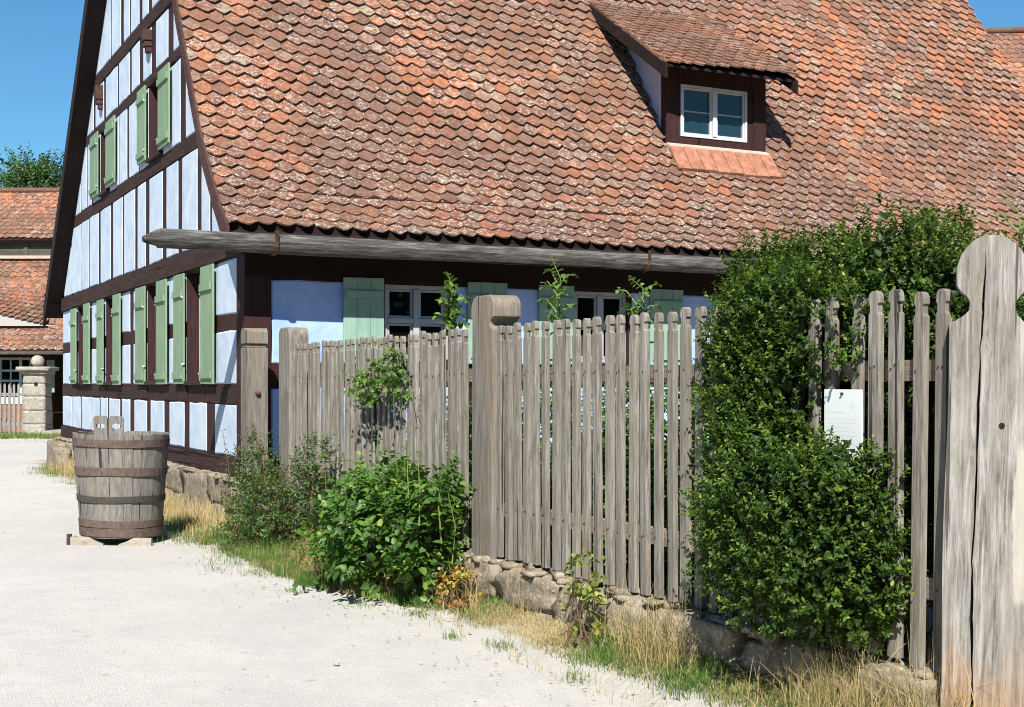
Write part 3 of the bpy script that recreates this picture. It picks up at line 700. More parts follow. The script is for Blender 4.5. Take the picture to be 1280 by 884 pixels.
b.v = [(u, v, z) for u, v, z in b.v]
stone_u = MB(); stone_run(stone_u, .15, 14.1, -.14, .14, -.1, .53, (.5, 1.1), 57, 1, .16, .12)
i0 = len(b.v); b.v += [(v, u, z) for u, v, z in stone_u.v]; b.f += [tuple(i0+k for k in reversed(f)) for f in stone_u.f]; b.a += stone_u.a
b.build('stone_plinth', M['sandstone'], house, smooth=True)
b = MB(); rs = random.Random(2)      # dressed blocks stepping out at the far foot of the gable
rock(b, (-.30, 12.2, .22), (.13, .38, .27), 3, 6, .14, .12); rock(b, (-.34, 11.35, .18), (.13, .36, .24), 5, 6, .14, .15)
o = b.build('stone_block', M['sandstone'], None, (-.42, 11.9, 0), True); tag(o, 'pair of pale sandstone blocks at the far foot of the blue gable', 'stone block')

# ------------------------------------------------------------------ picket fence
fence = thing('picket_fence', 'weathered grey picket fence with three carved posts, on the low stone wall', 'fence', (0, -6.35, .4))
def picket_mesh(k):
    b = MB(); h = 1.585+random.uniform(-.006, .006); w = .031
    nk = .009+random.uniform(0, .003); zt = h
    side = [(w, 0), (w, h-.105), (w-nk, h-.095), (w-nk, h-.062), (w, h-.052), (w-.001, h-.03), (w*.82, h-.012), (w*.4, h-.001)]
    out = side+[(-a, c) for a, c in reversed(side)]
    bow = [random.uniform(-.004, .004) for _ in range(2)]
    b.prism(out, -.017, .017, lambda a, z, d: (d+bow[0]*math.sin(z*2), a+bow[1]*math.sin(z*1.9), z))
    me = b.build('picket', M['weathered'], None, (0, 0, 0), bevel=.003)
    me.data.materials.append(M['iron']); bm = bmesh.new(); bm.from_mesh(me.data)
    for z in (.33, 1.25):
        for y in (-.009, .011):
            if random.random() < .3: continue
            q = bmesh.ops.create_cone(bm, cap_ends=True, segments=8, radius1=.0042, radius2=.0036, depth=.006, matrix=Matrix.Translation((-.019, y+random.uniform(-.003, .003), z+random.uniform(-.012, .012))) @ Matrix.Rotation(math.pi/2, 4, 'Y'))
            vs = set(q['verts'])
            for f in bm.faces:
                if all(v_ in vs for v_ in f.verts): f.material_index = 1
    bm.to_mesh(me.data); bm.free()
    return me
variants = [picket_mesh(k) for k in range(6)]
meshes = [o.data for o in variants]
for o in variants[1:]: bpy.data.objects.remove(o)
first = variants[0]; used = False
vv = -1.86; rs = random.Random(12)
while vv > -10.46:
    if -6.35 < vv < -5.93: vv = -6.372
    if True:
        if not used: o = first; used = True
        else: o = first.copy(); COL.objects.link(o)
        o.data = meshes[rs.randrange(6)]; o.name = 'picket'; o.parent = fence
        o.location = (-.012+rs.uniform(-.004, .004), vv+6.35+rs.uniform(-.003, .003), .012+rs.uniform(-.012, .012))
        lean = rs.gauss(0, .0025)+(.012 if vv < -9.9 else 0)
        o.rotation_euler = (lean, rs.gauss(0, .004), rs.gauss(0, .03)); o.scale = (1, rs.uniform(.88, 1.04), 1)
        ORG[o.name] = (0, 0, 0)
    vv -= .1315
for z in (1.66, .74):
    for (v0, v1) in ((-5.98, -1.75), (-10.62, -6.34)):
        b = MB(); n_ = 14
        for k in range(n_):
            a, c = v0+(v1-v0)*k/n_, v0+(v1-v0)*(k+1)/n_; ja, jc = nz(a, z, .7, .012), nz(c, z, .7, .012)
            b.hexa([(.012, a, z-.045+ja), (.075, a, z-.045+ja), (.075, c, z-.045+jc), (.012, c, z-.045+jc), (.012, a, z+.045+ja), (.075, a, z+.045+ja), (.075, c, z+.045+jc), (.012, c, z+.045+jc)])
        b.build('rail', M['rail_wood'], fence)
def carved_post(b, vc, w, u0, u1, z0, z1, head, neck_z, neck_r, lean=0., headcut=.12, round_top=True):
    hw = w/2; out = [(hw, z0), (hw*1.0, neck_z-neck_r)]
    if neck_r > .03:
        for k in range(7):
            a = -math.pi/2-math.pi*k/6; out.append((hw*.98+neck_r*.95*math.cos(a)*1.0, neck_z+neck_r*math.sin(a)*-1*-1))
        out = out[:2]+[(hw*.98-neck_r*.95*math.sin(math.pi*k/6), neck_z-neck_r+2*neck_r*k/6) for k in range(1, 6)]
        out.append((head/2, neck_z+neck_r))
    zb = z1-head/2*1.0 if round_top else z1-headcut
    zb = max(zb, neck_z+neck_r+.02)
    for k in range(8):
        a = (math.pi/2)*k/8; out.append((head/2*(math.cos(a) if round_top else (1-(1-math.cos(a))*.55)), zb+(z1-zb)*math.sin(a)))
    if not round_top: pass
    full = [((hw if z < neck_z+neck_r-.001 else a), z) for a, z in out]+[(-a, z) for a, z in reversed(out)]
    b.prism(full, u0, u1, lambda a, z, d: (d, vc+a+lean*(z-z0), z))
wood('post_wood', (.085,.075,.064), (.215,.197,.172), (.39,.365,.33), 'z', .6, 1., (.13,.11,.085), stain=(.225,.165,.115), bumpd=.012)
b = MB(); carved_post(b, -6.145, .33, -.050, .165, .30, 2.22, .37, 2.02, .045, -.01, .1, False)
p3 = b.build('post', M['post_wood'], fence, bevel=.010)
b = MB(); carved_post(b, -1.56, .34, -.055, .15, .30, 2.17, .36, 1.96, .03, .0, .1, False); b.build('post', M['post_wood'], fence, bevel=.010)
# the big post: round head, scooped neck, deep drying crack
def big_post():
    z0 = -.05
    left = [(-.166, z0), (-.163, 1.842), (-.140, 1.852), (-.108, 1.872), (-.088, 1.892), (-.083, 1.925), (-.092, 1.945), (-.118, 1.968), (-.134, 1.992), (-.136, 2.04), (-.132, 2.075), (-.118, 2.115), (-.095, 2.150), (-.065, 2.178), (-.03, 2.193)]
    right = [(.172, z0), (.170, 1.795), (.150, 1.818), (.118, 1.848), (.095, 1.875), (.086, 1.91), (.089, 1.93), (.108, 1.955), (.130, 1.978), (.134, 2.0), (.134, 2.05), (.128, 2.09), (.112, 2.128), (.088, 2.158), (.055, 2.182), (.02, 2.193)]
    def cra(z): return -.030-.014*(2.2-z)+.004*math.sin(z*7)+.006*math.sin(z*2.6+1)+.006*noise.noise(Vector((z*6, 3, 0)))+.003*noise.noise(Vector((z*22, 5, 0)))
    def wd(z): return (.0012+.0042*abs(noise.noise(Vector((z*2.3, 0, 0))))*2+.0012*math.sin(z*3.3+1)**2)*min(1, max(0, (2.15-z)/.25))+.0002
    def strip(b, outer, inner, d0, d1):
        zs = sorted({round(p[1], 4) for p in outer}|{z0+(2.193-z0)*k/60 for k in range(61)})
        def at(poly, z):
            for p, q in zip(poly, poly[1:]):
                if p[1] <= z <= q[1]+1e-9: return p[0]+(q[0]-p[0])*(z-p[1])/max(1e-9, q[1]-p[1])
            return poly[-1][0]
        idx = [[b.vert(a+(.004*math.sin(z*5) if a != 0 else 0), d, z) for a in (at(outer, z), inner(z)) for d in (d0, d1)] for z in zs]
        for r0, r1 in zip(idx, idx[1:]):
            b.face(r0[0], r0[2], r1[2], r1[0]); b.face(r0[1], r1[1], r1[3], r0[3]); b.face(r0[0], r1[0], r1[1], r0[1]); b.face(r0[2], r0[3], r1[3], r1[2])
        b.face(idx[0][0], idx[0][1], idx[0][3], idx[0][2]); b.face(idx[-1][0], idx[-1][2], idx[-1][3], idx[-1][1])
    t = NT('big_post_wood'); co = t.co; m_ = t.map(co, (1, 1, .055))
    g = t.noise(48, 9, .74, m_, .5); g2 = t.noise(14, 6, .65, m_, .6)
    c = t.ramp(g, [(.38, (.070,.064,.056)), (.5, (.205,.196,.178)), (.62, (.41,.40,.375))])
    c = t.mix(t.ramp(g2, [(.42, 0.), (.62, .65)]), c, (.21,.18,.15))
    c = t.mix(t.ramp(t.noise(5, 5, .7, t.map(co, (1, 1, .3))), [(.45, 0.), (.62, .45)]), c, (.44,.42,.39))
    sx = t.n('SeparateXYZ'); t.set(sx.inputs[0], co)
    low = t.ramp(t.math('ADD', sx.outputs[2], t.math('MULTIPLY', t.noise(9, 5, .7, t.map(co, (1, 1, .12))), .9)), [(.70, .8), (1.25, 0.)])
    c = t.mix(low, c, t.ramp(g, [(.38, (.20,.115,.06)), (.52, (.42,.26,.15)), (.64, (.56,.40,.26))]))
    wx = t.ramp(t.math('ADD', sx.outputs[0], t.math('MULTIPLY', t.math('SUBTRACT', t.noise(8, 4, .6, t.map(co, (1, 1, .3))), .5), .08)), [(.098, 0.), (.104, 1.)])
    wz = t.math('MULTIPLY', t.ramp(t.math('ADD', t.math('MULTIPLY', sx.outputs[2], .5), t.math('MULTIPLY', t.noise(5), .06)), [(.385, 0.), (.40, 1.)]), t.ramp(t.math('ADD', t.math('MULTIPLY', sx.outputs[2], .5), t.math('MULTIPLY', t.noise(6), .06)), [(.70, 1.), (.725, 0.)]))
    c = t.mix(t.math('MULTIPLY', t.math('MULTIPLY', wx, wz), .55), c, (.58,.53,.46))
    ck = t.ramp(t.noise(30, 4, .5, t.map(co, (1, 1, .02))), [(.33, .85), (.365, 0.)]); c = t.mix(ck, c, (.05,.04,.03))
    t.fin(c, .85, t.bump(t.math('SUBTRACT', g, ck), .9, .008), .2)
    o = bpy.data.objects.new('post', None)
    b = MB(); strip(b, left, lambda z: cra(z)-wd(z), -.0, .14); strip(b, right, lambda z: cra(z)+wd(z), -.002, .14)
    po = b.build('post', t.m, None, (0, 0, 0), bevel=.004); po['label'] = 'tall cracked end post with a round carved head'
    b = MB(); b.box(-.075, -.015, .03, .10, z0+.05, 1.80); kn = b.build('post_core', M['dark_inside'], None, (0, 0, 0)); kn.parent = po; kn.location = (0, 0, 0); kn.rotation_euler = (0, 0, 0)
    b = MB(); b.tube([(.045, -.006, 1.435), (.046, .004, 1.435)], [.012, .004], 9); kn2 = b.build('knot', M['dark_inside'], None, (0, 0, 0)); kn2.parent = po; kn2.location = (0, 0, 0); kn2.rotation_euler = (0, 0, 0)
    po.parent = fence; po.location = (.002, -10.656+6.35, -.4); po.rotation_euler = (0, R(1.2), math.atan2(-.70, .714))
big_post()
# gate post near the house corner
b = MB()
def gp(x, z): return (x, z)
b.hexa([(-.17,-.60,.1),(.07,-.60,.1),(.07,-.38,.1),(-.17,-.38,.1),(-.17,-.60,1.985),(.07,-.60,1.985),(.07,-.38,1.985),(-.17,-.38,1.985)])
b.hexa([(-.155,-.575,1.987),(.055,-.575,1.987),(.055,-.385,1.987),(-.155,-.385,1.987),(-.155,-.575,2.03),(.055,-.575,2.03),(.055,-.385,2.03),(-.155,-.385,2.03)])
b.prism([(-.60,2.032),(-.38,2.032),(-.38,2.17),(-.42,2.20),(-.56,2.20),(-.60,2.16)], -.17, .07, lambda a, z, d: (d, a, z))
gp_ = thing('gate_post', 'squared grey gate post with two iron bolts, in front of the house corner', 'post', (-.05, -.49, 0))
b.build('shaft', M['post_wood'], gp_, bevel=.008)
for z in (.86, 1.50):
    b = MB(); b.tube([(-.045, -.60, z), (-.045, -.625, z), (-.045, -.64, z)], [.030, .028, .014], 10); b.build('bolt', M['rust'], gp_)

# ------------------------------------------------------------------ wooden tub
tub = thing('wooden_tub', 'tall staved wooden tub with rusty hoops and two upright ears, standing on the gravel', 'tub', (-1.49, -.70, 0))
def tubparts():
    cu, cv = -1.49, -.70; cosr, sinr = math.cos(-ROT), math.sin(-ROT)
    n_ = 30
    def rad(z): return .392+(.470-.392)*(z-.07)/1.05
    tilt = .012
    def P(x, y, z):     # world aligned offsets -> house frame, with a slight lean
        x2 = x+tilt*0; zz = z-tilt*x*1.6; return (cu+x2*cosr-y*sinr, cv+x2*sinr+y*cosr, zz)
    b = MB(); rs = random.Random(3)
    # front staves (direction -y) carry the ears
    base = -math.pi/2
    ws = [rs.uniform(.75, 1.25) for _ in range(n_)]; ws[0] = ws[1] = 1.62; tot = sum(ws)
    a = base-2*math.pi*ws[0]/tot+.02
    ears = []
    for k in range(n_):
        da = 2*math.pi*ws[k]/tot; a0, a1 = a+.006, a+da-.006
        top = 1.10+rs.uniform(-.008, .008); z0 = .07; off = rs.uniform(-.004, .004); sub = 3
        rows = []
        for q in range(sub+1):
            aa = a0+(a1-a0)*q/sub; col = []
            for z in (z0, top):
                for t_ in (0, -.035): r = rad(z)+off+t_; col.append(b.vert(*P(r*math.cos(aa), r*math.sin(aa), z)))
            rows.append(col)
        for c0, c1 in zip(rows, rows[1:]):
            b.face(c0[0], c1[0], c1[2], c0[2]); b.face(c0[1], c0[3], c1[3], c1[1]); b.face(c0[2], c1[2], c1[3], c0[3]); b.face(c0[0], c0[1], c1[1], c1[0])
        b.face(rows[0][0], rows[0][2], rows[0][3], rows[0][1]); b.face(rows[-1][0], rows[-1][1], rows[-1][3], rows[-1][2])
        if k in (0, 1): ears.append((a0, a1))
        a += da
    b.build('staves', M['stave'], tub)
    for e, (a0, a1) in enumerate(ears):
        b = MB(); am = (a0+a1)/2; hw = (a1-a0)/2*.470*.97
        # ring of quads round an oval hand hole
        z0, z1 = 1.0, 1.285; hc = 1.185; N = 20
        ex = 1 if e == 0 else -1
        def outer(t_):
            c, s = math.cos(t_), math.sin(t_); k = max(abs(c), abs(s)); x = c/k; y = s/k
            return (hw*x, hc+( (z1-hc) if y > 0 else (hc-z0))*y)
        O = [outer(2*math.pi*k/N) for k in range(N)]; Hh = [(.048*math.cos(2*math.pi*k/N)-ex*0, hc+.026*math.sin(2*math.pi*k/N)) for k in range(N)]
        tx, ty = -math.sin(am), math.cos(am); nx_, ny_ = math.cos(am), math.sin(am)
        ids = []
        for d in (.004, -.028):
            for ring in (O, Hh):
                ids.append([b.vert(*P((rad(z)+d)*nx_+x*tx, (rad(z)+d)*ny_+x*ty, z)) for x, z in ring])
        of, hf, ob, hb = ids
        for k in range(N):
            k2 = (k+1) % N
            b.face(of[k], of[k2], hf[k2], hf[k]); b.face(ob[k], hb[k], hb[k2], ob[k2]); b.face(of[k], ob[k], ob[k2], of[k2]); b.face(hf[k], hf[k2], hb[k2], hb[k])
        b.build('ear', M['stave'], tub)
    for z0, z1, m in ((.975, 1.05, 'hoop_rust'), (.69, .77, 'hoop_rust'), (.425, .487, 'hoop_black'), (.175, .245, 'hoop_rust'), (.085, .168, 'hoop_rust')):
        b = MB(); N = 48; rr = []
        for k in range(N):
            aa = 2*math.pi*k/N; w_ = .004*math.sin(aa*3+z0*9); rr.append([b.vert(*P((rad(z)+t_)*math.cos(aa), (rad(z)+t_)*math.sin(aa), z+w_)) for z, t_ in ((z0, .001), (z0, .014), (z1, .014), (z1, .001))])
        for k in range(N):
            c0, c1 = rr[k], rr[(k+1) % N]
            for q in range(4): b.face(c0[q], c1[q], c1[(q+1) % 4], c0[(q+1) % 4])
        b.build('hoop', M[m], tub)
    b = MB(); N = 30; r_ = .43
    c0 = b.vert(*P(0, 0, .25)); ring = [b.vert(*P(r_*math.cos(2*math.pi*k/N)*.9, r_*math.sin(2*math.pi*k/N)*.9, .25)) for k in range(N)]
    for k in range(N): b.face(c0, ring[k], ring[(k+1) % N])
    c0 = b.vert(*P(0, 0, .12)); ring = [b.vert(*P(r_*math.cos(2*math.pi*k/N)*.9, r_*math.sin(2*math.pi*k/N)*.9, .12)) for k in range(N)]
    for k in range(N): b.face(c0, ring[k], ring[(k+1) % N])
    b.build('floor_board', M['stave'], tub)
    # runner board cut to a shallow arch, front and back
    for yy in (-.36, .30):
        b = MB(); top = []; bot = []
        n2 = 16
        def zt(x): return .077
        def zb(x): 
            q = abs(x); return -.03 if q > .24 else .0
        # two feet with sloping inner ends joined by nothing
        for sg in (-1, 1):
            prof = [(.40*sg, -.04), (.40*sg, .078), (.17*sg, .078), (.10*sg, .06), (.05*sg, .035), (.0, .0)]
            prof = [(.40*sg, -.05), (.40*sg, .078), (.22*sg, .078), (.15*sg, .040), (.08*sg, .016), (.06*sg, -.05)]
            b.prism(prof, yy, yy+.05, lambda x, z, d: P(x, d, z))
        b.build('foot_board', M['raw_wood'], tub)
    b = MB(); b.tube([P(-.43, -.30, -.02), P(-.43, -.30, .10)], .028, 6); b.tube([P(-.43, -.12, -.02), P(-.43, -.12, .06)], .02, 6)
    b.build('peg', M['iron'], tub)
tubparts()

# ------------------------------------------------------------------ notice on the fence
sg = thing('notice_board', 'small pale notice panel nailed to the pickets among the hedge leaves', 'sign', (-.05, -9.9, 1.3))
b = MB(); b.box(-.052, -.044, -10.02, -9.77, 1.22, 1.575); b.build('panel', M['sign_white'], sg, bevel=.002)
b = MB()
b.quad((-.0523, -9.79, 1.475), (-.0523, -9.91, 1.475), (-.0523, -9.91, 1.471), (-.0523, -9.79, 1.471))
rs = random.Random(8)
for k in range(9):
    z = 1.445-k*.019; v = -9.80
    while v > -9.985:
        L = rs.uniform(.012, .03)
        if v-L < -9.985 or (k in (8,) and v < -9.9): break
        b.quad((-.0523, v, z), (-.0523, v-L, z), (-.0523, v-L, z-.003), (-.0523, v, z-.003)); v -= L+.006
b.quad((-.0523, -9.955, 1.525), (-.0523, -9.975, 1.51), (-.0523, -9.965, 1.48), (-.0523, -9.945, 1.495))
b.build('writing', M['sign_ink'], sg, fix=False)
b = MB(); b.tube([(-.052, -9.895, 1.556), (-.062, -9.895, 1.556)], .006, 8); b.build('nail', M['iron'], sg)

# ------------------------------------------------------------------ foliage
def unit(a): return a/np.maximum(np.linalg.norm(a, axis=-1, keepdims=True), 1e-9)
def leaf_mesh(name, C, D, Nn, L, W, rnd, mat, parent=None, org=None, frame='h', fold=.22, heart=0):
    n_ = len(C); D = unit(D); S = unit(np.cross(D, Nn)); Nn = np.cross(S, D)
    L = L[:, None]; W = W[:, None]
    if heart: w1, w2_, p1, p2 = .55, .42, .26, .68
    else: w1, w2_, p1, p2 = .5, .44, .32, .68
    droop = -.12
    V = np.stack([C, C+D*L+Nn*L*droop,
                  C+D*L*p1+S*W*w1+Nn*W*fold, C+D*L*p2+S*W*w2_+Nn*(W*fold*.8+L*droop*.4),
                  C+D*L*p1-S*W*w1+Nn*W*fold, C+D*L*p2-S*W*w2_+Nn*(W*fold*.8+L*droop*.4)], axis=1).reshape(-1, 3)
    base = (np.arange(n_)*6)[:, None]
    loops = (base+np.array([[0, 2, 3, 1, 0, 1, 5, 4]])).ravel()
    return np_mesh(name, V, np.full(n_*2, 4), loops, np.repeat(rnd, 2), mat, parent, org, frame)
def ell_points(ells, n, lump=.12, shell=(.75, 1.0), reject=True, seed=0):
    r = np.random.default_rng(seed); P = []; Nr = []
    A = np.array([e[3]*e[4]+e[4]*e[5]+e[3]*e[5] for e in ells]); A = A/A.sum()
    for e, a in zip(ells, A):
        m = int(n*a*1.5)+4; d = unit(r.normal(size=(m, 3)))
        lu = np.array([noise.noise(Vector((x*2.3+e[0]*3, y*2.3+e[1], z*2.3))) for x, y, z in d])
        rr = r.uniform(*shell, size=m)*(1+lump*lu*2)
        c = np.array(e[:3]); s = np.array(e[3:6]); p = c+d*s*rr[:, None]; P.append(p); Nr.append(unit(d/s))
    P = np.concatenate(P); Nr = np.concatenate(Nr)
    if reject:
        keep = np.ones(len(P), bool)
        for e in ells:
            q = (P-np.array(e[:3]))/np.array(e[3:6]); keep &= (q**2).sum(1) > (shell[0]*.92)**2*.98
        P, Nr = P[keep], Nr[keep]
    idx = r.permutation(len(P))[:n]
    return P[idx], Nr[idx]
def sprigs(P, Nr, n_leaf, slen, L, W, up=.8, seed=0, spread=.9):
    """leafy shoots: returns leaf arrays"""
    r = np.random.default_rng(seed); m = len(P)
    ax = unit(Nr*.8+np.array([0, 0, up])+r.normal(size=(m, 3))*.35); sl = r.uniform(.5, 1.2, m)*slen
    C = []; D = []; N_ = []; ll = []; rn = []
    tone = r.uniform(0, 1, m)
    a = unit(np.cross(ax, r.normal(size=(m, 3)))); bb = np.cross(ax, a)
    for k in range(n_leaf):
        t_ = (k+.5)/n_leaf; ang = k*2.4+r.uniform(-.4, .4, m)
        side = a*np.cos(ang)[:, None]+bb*np.sin(ang)[:, None]
        C.append(P+ax*(sl*t_)[:, None]); D.append(side*spread+ax*(.35+.6*t_)+r.normal(size=(m, 3))*.15)
        N_.append(ax*1.0-side*.4+np.array([0, 0, .5])+r.normal(size=(m, 3))*.25); ll.append(r.uniform(.7, 1.15, m)*(1-.35*t_*t_))
        rn.append(np.clip(.18+.45*tone+.30*t_*t_+r.normal(0, .10, m), 0, 1))
    C = np.concatenate(C); D = np.concatenate(D); N_ = np.concatenate(N_); ll = np.concatenate(ll); rn = np.concatenate(rn)
    return C, D, N_, ll*L, ll*W, rn
# ---- the clipped hedge growing over and through the fence
hedge = thing('hedge_shrub', 'large glossy dark green box hedge growing over and through the fence beside the end post', 'hedge', (.2, -9.7, .3))
EL = [  # front mass hanging over the wall
    (-.16, -9.62, .98, .36, .50, .50), (-.16, -9.92, .90, .32, .38, .46), (-.12, -9.38, 1.00, .26, .34, .52), (-.12, -10.08, .78, .22, .20, .32),
    (-.05, -9.28, 1.45, .20, .30, .36), (-.10, -9.95, 1.18, .22, .28, .20),
    # crown behind and above the pickets
    (.45, -9.20, 1.98, .52, .60, .38), (.50, -9.75, 2.02, .48, .50, .38), (.42, -8.95, 1.84, .40, .42, .44), (.42, -9.98, 1.95, .32, .28, .34),
    (.10, -9.25, 1.85, .28, .42, .28), (.45, -9.4, 1.35, .40, .85, .60), (.10, -9.0, 1.6, .22, .26, .36), (.0, -9.50, 1.74, .12, .34, .20), (-.03, -9.74, 1.86, .12, .26, .22), (-.06, -9.52, 1.52, .15, .17, .24), (-.03, -9.42, 1.97, .13, .28, .20), (.75, -10.1, 1.15, .45, .7, .85), (.95, -9.2, 1.3, .4, .7, .8), (.02, -9.2, 1.72, .16, .24, .28)]
P, Nr = ell_points(EL, 9600, .17, (.78, 1.02), True, 5)
keep = ~((P[:, 0] < .02) & (P[:, 1] < -9.66) & (P[:, 2] > 1.33) & (P[:, 2] < 1.62)); keep &= ~((P[:, 0] < .05) & (P[:, 1] < -9.98) & (P[:, 2] > 1.30))
P, Nr = P[keep], Nr[keep]
C, D, N_, l_, w_, rn = sprigs(P, Nr, 9, .085, .030, .017, .75, 6)
leaf_mesh('foliage', C, D, N_, l_, w_, rn, M['hedge_leaf'], hedge)
# dim inner leaves close the crown
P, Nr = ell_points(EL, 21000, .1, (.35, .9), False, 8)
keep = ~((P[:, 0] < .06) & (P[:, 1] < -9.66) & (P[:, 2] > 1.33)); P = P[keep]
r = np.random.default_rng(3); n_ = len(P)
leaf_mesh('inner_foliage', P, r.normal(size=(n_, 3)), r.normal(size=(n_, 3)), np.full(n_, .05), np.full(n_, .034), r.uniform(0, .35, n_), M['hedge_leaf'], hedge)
b = MB(); rs = random.Random(4)
for k in range(26):
    e = EL[rs.randrange(len(EL))]; p0 = Vector((.25+rs.uniform(-.1, .15), -9.6+rs.uniform(-.5, .5), .3)); p1 = Vector(e[:3])+Vector((rs.uniform(-.5, .5)*e[3], rs.uniform(-.5, .5)*e[4], rs.uniform(0, .7)*e[5]))
    mid = (p0+p1)/2+Vector((rs.uniform(-.08, .08), rs.uniform(-.1, .1), 0)); b.tube([p0, mid, p1], [.014, .009, .004], 5)
b.build('branches', M['bark'], hedge)
# a small piece of yellowish bush to the right of the big post
def bush(name, label, cat, els, n, nleaf, slen, L, W, mat, seed, up=.6, stems=8, org=None, group=None, inner=0, heart=0, frame='h', spread=.9, stem_r=.006, shell=(.55, 1.0), lump=.2, tone=None):
    org = org or (els[0][0], els[0][1], min(e[2]-e[5] for e in els))
    t_ = thing(name, label, cat, org, group, frame)
    P, Nr = ell_points(els, n, lump, shell, False, seed)
    C, D, N_, l_, w_, rn = sprigs(P, Nr, nleaf, slen, L, W, up, seed+1, spread)
    if tone: rn = np.clip(rn*tone[1]+tone[0], 0, 1)
    C[:, 2] = np.maximum(C[:, 2], org[2]+.02)
    leaf_mesh('foliage', C, D, N_, l_, w_, rn, M[mat], t_, heart=heart, frame=frame)
    b = MB(); rs = random.Random(seed)
    for k in range(stems):
        q = P[rs.randrange(len(P))]; p0 = Vector((org[0]+rs.uniform(-.08, .08), org[1]+rs.uniform(-.15, .15), org[2])); p1 = Vector(q)
        mid = p0.lerp(p1, .5)+Vector((rs.uniform(-.05, .05), rs.uniform(-.05, .05), .05)); b.tube([p0, mid, p1], [stem_r, stem_r*.75, stem_r*.4], 5)
    b.build('stems', M['dry_twig'], t_)
    return t_
bush('garden_bush', 'yellow green leafy bush showing behind the neck of the carved end post', 'bush', [(1.4, -9.9, 1.0, .6, .6, .8), (1.5, -9.7, 1.65, .45, .45, .4)], 900, 8, .12, .045, .024, 'vine_leaf', 31, org=(1.4, -9.9, .3))
# ---- broad-leaved shrub
sh = [(-.42, -4.65, .44, .32, .45, .36), (-.45, -5.25, .46, .36, .50, .40), (-.36, -5.75, .46, .28, .36, .38), (-.3, -5.0, .70, .24, .50, .26), (-.28, -5.7, .72, .20, .34, .24), (-.52, -5.0, .26, .32, .55, .20)]
shr = bush('broadleaf_shrub', 'lush broad-leaved green shrub in front of the fence, on the gravel edge', 'shrub', sh, 560, 7, .22, .082, .056, 'broad_leaf', 41, .9, 40, (-.4, -5.2, .02), heart=1, spread=1.1, lump=.28)
def shoot(pts, nl, L, W, seed):
    r = np.random.default_rng(seed); C = []; D = []; N_ = []
    P = [Vector(p) for p in pts]
    for k in range(nl):
        t_ = k/(nl-1)*(len(P)-1); i = min(int(t_), len(P)-2); q = P[i].lerp(P[i+1], t_-i); ax = (P[i+1]-P[i]).normalized()
        a = ax.cross(Vector((1, .3, 0))).normalized(); bb = ax.cross(a); an = k*2.5+r.uniform(-.3, .3); s = a*math.cos(an)+bb*math.sin(an)
        for q2 in (0, 1):
            dd = s*(1 if q2 == 0 else -1)
            C.append(q+dd*.006); D.append(dd+ax*.35+Vector((0, 0, -.15))); N_.append(Vector((0, 0, 1))+dd*.2-ax*.0)
    n_ = len(C); tp = np.linspace(1.05, .6, n_)
    return np.array([tuple(c) for c in C]), np.array([tuple(c) for c in D]), np.array([tuple(c) for c in N_])+r.normal(size=(n_, 3))*.2, L*tp*r.uniform(.8, 1.15, n_), W*tp*r.uniform(.8, 1.15, n_), r.uniform(.3, .85, n_)
def add_shoots(parent, shoots, mat, stem='green_stem', heart=0, name='upper_foliage'):
    arrs = []; b = MB()
    for (pts, nl, L, W, sd) in shoots:
        arrs.append(shoot(pts, nl, L, W, sd)); n_ = len(pts); b.tube(pts, [.006-.004*k/(n_-1) for k in range(n_)], 5)
    A = [np.concatenate([a[i] for a in arrs]) for i in range(6)]
    leaf_mesh(name, *A, M[mat], parent, heart=heart); b.build('stems', M[stem], parent)
S = []
rs = random.Random(77)
for k, (v, zt) in enumerate(((-4.72, 1.26), (-4.45, .98), (-5.0, 1.08), (-5.35, 1.12), (-5.65, 1.10), (-5.9, 1.08), (-6.05, 1.12), (-4.2, .86), (-6.15, 1.0), (-5.1, .92), (-6.2, .86))):
    x = -.35+rs.uniform(-.15, .12); S.append(([(x, v, zt-.5), (x+rs.uniform(-.03, .03), v+rs.uniform(-.04, .04), zt-.25), (x+rs.uniform(-.05, .02), v+rs.uniform(-.06, .06), zt)], 6, .078, .05, 100+k))
add_shoots(shr, S, 'broad_leaf', heart=1)
# ---- small wild shrub by the gate gap
sm = [(-.32, -1.5, .40, .24, .45, .34), (-.40, -2.3, .42, .28, .5, .36), (-.30, -3.0, .52, .2, .4, .34), (-.25, -1.2, .75, .16, .28, .3), (-.25, -3.1, .85, .14, .3, .25), (-.5, -2.0, .18, .3, .6, .16)]
wild = bush('wild_shrub', 'scrubby small-leaved shrub with browned leaves between gate post and broad-leaved shrub', 'shrub', sm, 1350, 7, .13, .038, .023, 'small_leaf', 61, .5, 50, (-.35, -2.1, .02), lump=.35, stem_r=.004)
S = []
for k in range(16):
    v = -.9-2.6*rs.random(); zt = rs.uniform(.7, 1.15); x = -.30+rs.uniform(-.2, .08)
    S.append(([(x, v, .25), (x-.03, v+rs.uniform(-.12, .12), zt*.6), (x+rs.uniform(-.12, .05), v+rs.uniform(-.28, .28), zt)], 14, .045, .030, 300+k))
add_shoots(wild, S, 'small_leaf', 'dry_twig')
